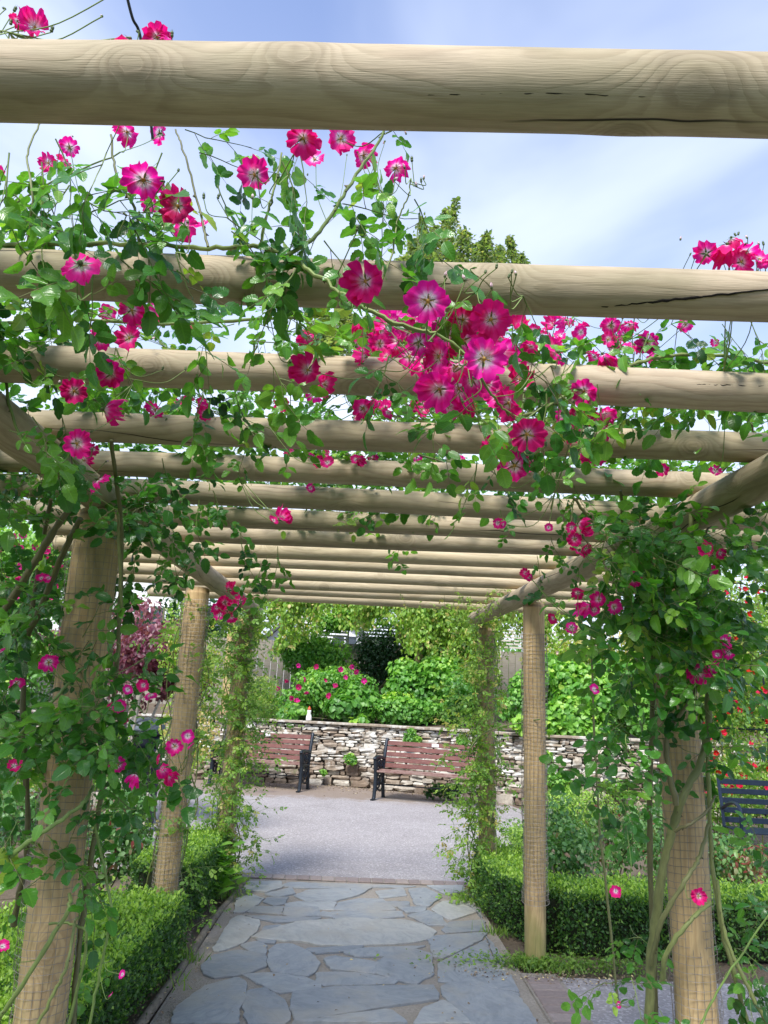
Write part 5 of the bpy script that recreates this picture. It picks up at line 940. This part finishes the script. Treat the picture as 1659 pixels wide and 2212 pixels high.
# named sprays overhead: x, y, depth, screen direction, length, leaves, leaf size
for pl, rows in ((A, """830,290,1.62,.9,-.3,.10,3,.038|590,420,1.58,-.5,.8,.14,4,.04|610,350,1.6,.5,.8,.2,5,.042|640,300,1.62,.2,1,.2,4,.04|690,500,1.58,-.7,.6,.16,5,.042|740,440,1.6,.8,.4,.16,5,.04|800,340,1.62,.3,.9,.12,3,.035|560,532,1.6,.2,1,.12,4,.042|640,470,1.58,.2,1,.22,6,.046|700,520,1.55,.5,.7,.16,4,.04|770,470,1.6,.5,.8,.14,5,.042|895,430,1.56,.4,.7,.14,4,.040|905,460,1.56,.1,1,.10,3,.042|400,280,1.72,.8,.1,.16,4,.034|430,330,1.7,.9,.2,.15,4,.034|470,400,1.68,.2,1,.12,4,.034|490,470,1.6,.7,.4,.16,5,.036|380,545,1.55,.1,1,.12,4,.046|260,560,1.5,.7,.6,.16,5,.046|200,560,1.5,.1,1,.14,3,.05|90,480,1.5,.1,1,.12,4,.052|230,330,1.5,-.2,1,.16,4,.05|180,430,1.55,.6,.6,.16,5,.045|280,470,1.5,.3,.8,.14,4,.046|500,500,1.6,.8,.6,.14,4,.038|640,580,1.45,-.4,.7,.10,3,.034|730,590,1.4,.3,.5,.06,2,.03|440,720,1.95,.2,.9,.12,4,.052|250,750,2.0,.2,1,.12,4,.045|580,780,2.0,.5,.6,.14,4,.05|560,700,2.1,.8,.2,.2,6,.05|700,690,2.0,.9,.1,.16,4,.045|440,840,2.3,-.1,1,.2,6,.052|500,820,2.3,.4,.9,.16,5,.045|540,930,2.7,0,1,.16,5,.04|600,1180,3.4,.2,1,.25,7,.042|580,1200,3.5,-.4,.9,.25,7,.040|520,1150,3.3,.3,.9,.22,6,.042|430,1080,3.0,.2,1,.16,5,.044|350,990,2.7,.3,.9,.16,5,.045|460,1060,3.0,.3,.5,.12,4,.04|840,770,1.6,-.2,1,.10,3,.034|820,800,1.7,.5,.6,.10,3,.03|30,740,2.1,.8,.5,.2,6,.05|20,930,2.0,.7,.3,.14,4,.05|70,900,2.1,.6,.8,.14,4,.05|130,890,2.2,.3,.9,.14,4,.045|20,330,1.5,.2,.9,.2,6,.05|30,420,1.6,.5,.8,.2,6,.045|120,300,1.6,.3,1,.2,6,.045|350,330,1.65,-.3,1,.16,5,.04|330,400,1.65,.4,.8,.14,5,.04|20,70,1.3,-.7,-.2,.06,2,.06|90,350,1.7,.2,1,.2,6,.045|150,400,1.8,-.5,.8,.2,6,.045"""),
                 (B, """1000,580,1.5,.6,.2,.07,2,.034|965,600,1.5,-.5,.6,.07,2,.032|1030,630,1.42,-.7,.6,.08,3,.042|1130,640,1.42,.3,.8,.06,2,.044|1130,800,1.45,.8,.3,.10,3,.05|1180,850,1.45,.2,.9,.10,3,.05|1020,850,1.38,.1,1,.08,3,.05|1060,880,1.42,.6,.7,.08,2,.046|1290,830,1.9,.2,1,.14,4,.045|1300,880,1.9,-.3,1,.14,4,.042|1030,1000,1.6,-.3,1,.10,3,.04|1060,1000,1.6,.4,.9,.08,2,.036|1100,720,1.6,.4,.8,.14,4,.04|1190,790,1.8,.4,.9,.14,5,.036|1240,780,1.9,-.5,.8,.12,4,.036|940,910,1.9,.1,1,.10,3,.045|1180,1010,1.8,.5,.8,.10,4,.030|1450,700,2.3,.6,.4,.2,6,.05|1560,700,2.3,.4,.7,.2,6,.055|1620,690,2.2,.3,.8,.2,5,.06|1400,720,2.3,-.3,.8,.18,5,.05|1330,730,2.2,.3,.7,.16,5,.04|1180,700,2.1,.2,.8,.14,4,.045|1240,1080,2.7,-.2,1,.12,4,.04|1190,1160,2.9,.1,1,.14,5,.032|1160,1200,3.0,.2,1,.14,4,.03|1080,1100,2.8,.1,1,.10,3,.034|1260,1210,2.9,-.4,.9,.14,4,.036|1660,1100,2.6,-.4,.8,.14,4,.05|1600,1160,2.6,.2,1,.12,4,.046|1240,1050,2.7,.4,.8,.14,4,.04""")):
    for row in rows.split('|'):
        x, y, dep, dx, dy, ln, nl_, sc = map(float, row.split(',')); dep *= 1.09 if 850 < x < 1330 and y > 560 else 1; p = clear_beams(x, y, dep); d = RT*dx-UP*dy-FWD*(.15 if not 850 < x < 1330 else -.25); pl.spray(p, d, ln, int(nl_), sc*1.08, 0, .5, .2, 1.0, .0018, .5, np.array([0, -.4, 0])); pl.link(p, .0018, .9)
# blooms: x, y, width in the view
FA = """75,60,62;38,45,40;280,86,50;340,80,60;368,84,40;310,388,88;385,445,80;395,490,64;275,285,56;345,288,52;105,352,42;150,318,45;143,350,42;175,572,88;158,598,50;550,378,72;655,298,78;735,300,68;785,335,56;680,345,50;855,362,56;325,440,40;440,488,42;4,388,34;285,670,62;280,730,58;665,727,46;312,700,28;330,665,26;165,785,36;240,808,62;225,885,62;160,845,58;270,865,36;335,885,46;370,790,42;385,880,36;350,805,28;165,958,66;180,995,40;160,1022,40;210,1037,52;200,970,30;665,800,70;700,830,58;680,850,46;820,743,50;785,882,50;830,885,38;725,790,46;770,745,38;790,608,92;635,982,34;675,992,34;708,1000,30;745,985,34;605,1122,34;625,1118,28;590,1125,26;670,1055,22;495,1275,34;485,1300,34;470,1312,30;510,1310,32;500,1332,28;475,1328,28;518,1300,30;490,1320,28;105,1430,42;35,1475,36;90,1250,26;106,1248,20;30,1655,32;2,1410,26;6,2045,30;255,1652,38;293,1672,36;378,1612,38;350,1660,34;365,1675,34;345,1640,24;405,1590,30;410,1610,20;258,1525,30;240,1530,24;325,1500,30;310,1480,30;275,1490,24;268,1555,20;265,2105,18;240,2150,13;905,740,66;950,770,74;1000,735,70;1020,820,72;965,875,70;930,830,66;1080,760,62;885,770,56;1010,870,58;1050,830,64"""
FB = """925,650,95;1000,690,72;1060,690,88;965,722,70;1045,775,96;985,790,80;940,760,72;915,790,60;950,840,84;990,840,70;1100,870,78;1075,855,60;1120,820,60;1145,800,50;885,715,52;940,692,50;850,690,46;900,680,42;1138,938,82;1065,972,58;1112,1006,72;1145,990,48;1262,845,60;1203,763,60;1250,710,44;1195,700,44;1230,935,46;1255,975,50;1290,985,48;1300,950,30;1215,930,40;1265,958,32;1245,905,40;1285,915,38;1370,745,40;1400,740,50;1420,775,40;1285,770,40;1330,745,34;1360,700,38;1480,700,34;1385,755,40;1525,548,52;1570,530,54;1610,545,60;1640,560,50;1580,515,40;1600,566,60;1655,565,42;1075,1130,24;1085,1133,20;1250,1130,34;1260,1155,30;1240,1165,34;1250,1190,38;1265,1185,30;1235,1140,26;1135,1238,24;1142,1245,22;1367,1250,42;1530,1238,40;1325,1310,36;1270,1305,38;1293,1295,34;1285,1318,30;1248,1280,30;1195,1335,28;1235,1355,28;1185,1140,20;1507,1452,50;1532,1440,40;1565,1385,36;1575,1410,30;1550,1415,24;1535,1198,38;1555,1195,28;1283,1490,26;1545,1018,28;1330,1925,27;1508,1935,36;1335,2170,16;1315,700,30;1350,722,34;1545,740,20;1225,690,36"""
CL = []
for pl, s_ in ((A, FA), (B, FB)):
    for row in s_.split(';'):
        x, y, px = map(float, row.split(',')); dep = None; mesh = None; jit = .45
        if px < 31 and y > 640: dep = rng.uniform(2.5, 2.9) if y < 2300 else None; px_ = px
        if y > 1050: dep = min(.078*FP/px, 2.46)
        if 640 < x < 850 and y > 1040: dep = 3.4
        if 455 < x < 530 and 1260 < y < 1340: dep = 3.6
        if 1470 < x and y < 600: dep = 2.1
        if y < 100: dep = 1.45
        r_ = rng.random()
        if (x, y) in ((790, 608), (925, 650), (1045, 775), (1138, 938), (1112, 1006), (310, 388), (1262, 845), (255, 1652), (378, 1612), (105, 1430), (1367, 1250), (1530, 1238), (1060, 690)): jit = .16
        elif r_ < .16: mesh = FLC[rng.integers(0, 2)]; jit = .9
        elif r_ < .42: jit = .9
        if (x, y) == (175, 572): p, n_ = pl.flower(x, y, px, nrm=FWD*.8+UP*-.5)
        else: p, n_ = pl.flower(x, y, px, mesh=mesh, jit=jit, dep=dep)
        if px > 40 and rng.random() < .55: CL.append((pl, p, n_))
for pl, p, n_ in CL:
    for _ in range(rng.integers(1, 4)): pl.bud(p+rng.normal(0, .035, 3)-n_*.02+(0, 0, .015), nz(rng.normal(0, .5, 3)+(0, 0, .9)), rng.uniform(.006, .0085))
for pl, xs in ((A, "300,70,1.42;12,20,1.35;30,25,1.35;55,48,1.35;110,70,1.38;875,365,1.55;890,350,1.55;910,395,1.57;900,405,1.57;915,388,1.57;850,390,1.55;385,370,1.6;300,465,1.6;315,460,1.6;290,470,1.6;545,430,1.5;600,385,1.5;555,375,1.5;440,430,1.6;470,430,1.6;240,1410,2.5;165,1500,2.5;400,1640,2.5;350,800,2.2;400,800,2.2;250,795,2.1"), (B, "1048,590,1.45;1072,580,1.45;1098,600,1.46;1115,595,1.46;1062,625,1.44;1105,590,1.46;1005,608,1.4;960,600,1.4;1490,552,2.1;1500,560,2.1;1590,510,2.05;1615,515,2.05;1640,530,2.05;1580,570,2.05;1560,560,2.05;1650,530,2.05;1630,540,2.05;1540,555,2.05;1340,1245,2.7;1310,1270,2.6;1240,870,1.95;1000,870,1.4;1130,870,1.45;1170,880,1.5;1225,780,1.9;1320,700,2.1;1345,690,2.1;1400,690,2.2;1330,1700,2.5;1335,1640,2.5;1300,1160,2.7")):
    for row in xs.split(';'):
        x, y, dep = map(float, row.split(',')); pl.bud(clear_beams(x, y, dep), nz(rng.normal(0, .3, 3)+(0, 0, 1)), rng.uniform(.0065, .0095))
droot = thing('climbing_rose', (1.6, 4.6, 0), 'magenta climbing rose with small blooms threading the middle crossbeams behind the big bloom cluster', 'climbing rose', 'magenta climbing roses on the pergola'); D = Plant(droot, M_LEAF)
D.cane([(1.5, 4.6, 0), (1.42, 4.62, 1.0), (1.38, 4.55, 2.0), (1.3, 4.2, 2.45), (.9, 3.6, 2.5), (.2, 3.0, 2.5), (-.4, 2.7, 2.52)], .008, .003, .5, 7, 10); D.cane([(1.3, 4.2, 2.45), (1.5, 3.4, 2.5), (1.4, 2.6, 2.52), (1.0, 2.3, 2.52)], .005, .003, .6, 6, 6)
for bx, n_, d0, d1 in (((755, 690, 1000, 772), 22, 2.15, 2.6), ((1010, 692, 1330, 775), 20, 2.15, 2.7), ((700, 868, 1010, 905), 10, 2.7, 3.1), ((620, 978, 1010, 1002), 8, 3.2, 3.6), ((1200, 870, 1320, 930), 10, 2.3, 2.7), ((1100, 1000, 1500, 1020), 5, 3.2, 3.6), ((120, 670, 420, 740), 8, 2.1, 2.6), ((330, 860, 620, 900), 6, 2.7, 3.1)):
    for _ in range(n_): D.flower(rng.uniform(bx[0], bx[2]), rng.uniform(bx[1], bx[3]), rng.uniform(26, 44)*(2.3/d0), jit=.7, dep=rng.uniform(d0, d1), mesh=FLC[rng.integers(0, 2)] if rng.random() < .3 else None)
canopy(D, -.3, 1.6, 2.3, 3.9, 30, 2.44, 2.6, sc=.048, t0=.6)
A.finish(); B.finish(); D.finish()
# fine leaved climbers on the far posts
def climber(label, x0, Y0, zt, seed, n, t0, rx=.2, cat='climber', side=0.):
    root = thing('leafy_climber', (x0, Y0, 0), label, cat, 'small leaved climbers on the far posts'); pl = Plant(root, M_FINE)
    for i in range(6):
        q = []
        for k in range(9): z = zt*k/8; an = k*1.1+i; q.append((x0+.11*math.cos(an)+rng.normal(0, .02), Y0+.10*math.sin(an), z))
        pl.cane(q, .006, .003, .7, 5)
    for _ in range(n):
        z = rng.uniform(.05, zt); p = np.array([x0+rng.normal(side, rx*.5), Y0+rng.normal(-.05, rx*.5), z]); d = nz(np.array([rng.normal(side*3, 1), rng.normal(-.3, .7), rng.normal(.15, .5)])); pl.spray(p, d, rng.uniform(.12, .34), rng.integers(6, 10), .027, 1, t0, .2, .9, .0013, .7)
    pl.finish(); return root
climber('small leaved yellow green climber covering the third left post', -1.02, 6.85, 2.25, 1, 330, .55, .19, side=.05)
climber('thin small leaved climber covering the far right post', 1.10, 6.7, 2.2, 2, 230, .62, .17, side=-.06)
climber('wispy small leaved climber on the second left post', -1.12, 5.3, 2.1, 3, 60, .45, .16, side=.06)
pl = Plant(thing('leafy_climber', (1.0, 6.5, 2.2), 'light arching shoots over the far end of the right rail', 'climber'), M_FINE)
for _ in range(60): p = np.array([rng.normal(1.0, .22), rng.uniform(5.6, 6.9), 2.3+rng.uniform(-.1, .15)]); pl.spray(p, rng.normal(0, 1, 3)+(0, 0, .3), rng.uniform(.15, .4), 7, .020, 1, .72, .16, 1.0, .0013)
pl.cane([(1.2, 5.1, 1.45), (.95, 5.6, 1.35), (.9, 6.1, 1.2), (1.05, 6.6, 1.3)], .004, .003, .8); pl.finish()
# broad leaved weed at the path edge
r = thing('weed', (-.98, 6.75, 0), 'light green upright weed at the left path edge by the patio', 'plant'); a = Acc(); g = np.random.default_rng(8); n = 60; z = g.uniform(.05, .38, n); an = g.uniform(0, 6.28, n); d = nz(np.c_[np.cos(an), np.sin(an), np.full(n, .5)]); pts = np.c_[-.95+g.normal(0, .05, n), 6.45+g.normal(0, .06, n), z]; scatter(a, SIMP[:1], pts, d, nz(np.c_[g.normal(0, .2, (n, 2)), np.ones(n)]), g.uniform(.09, .14, n), g.uniform(.6, .9, n)); a.build('foliage', [M_BRIGHT, M_CANE], r)
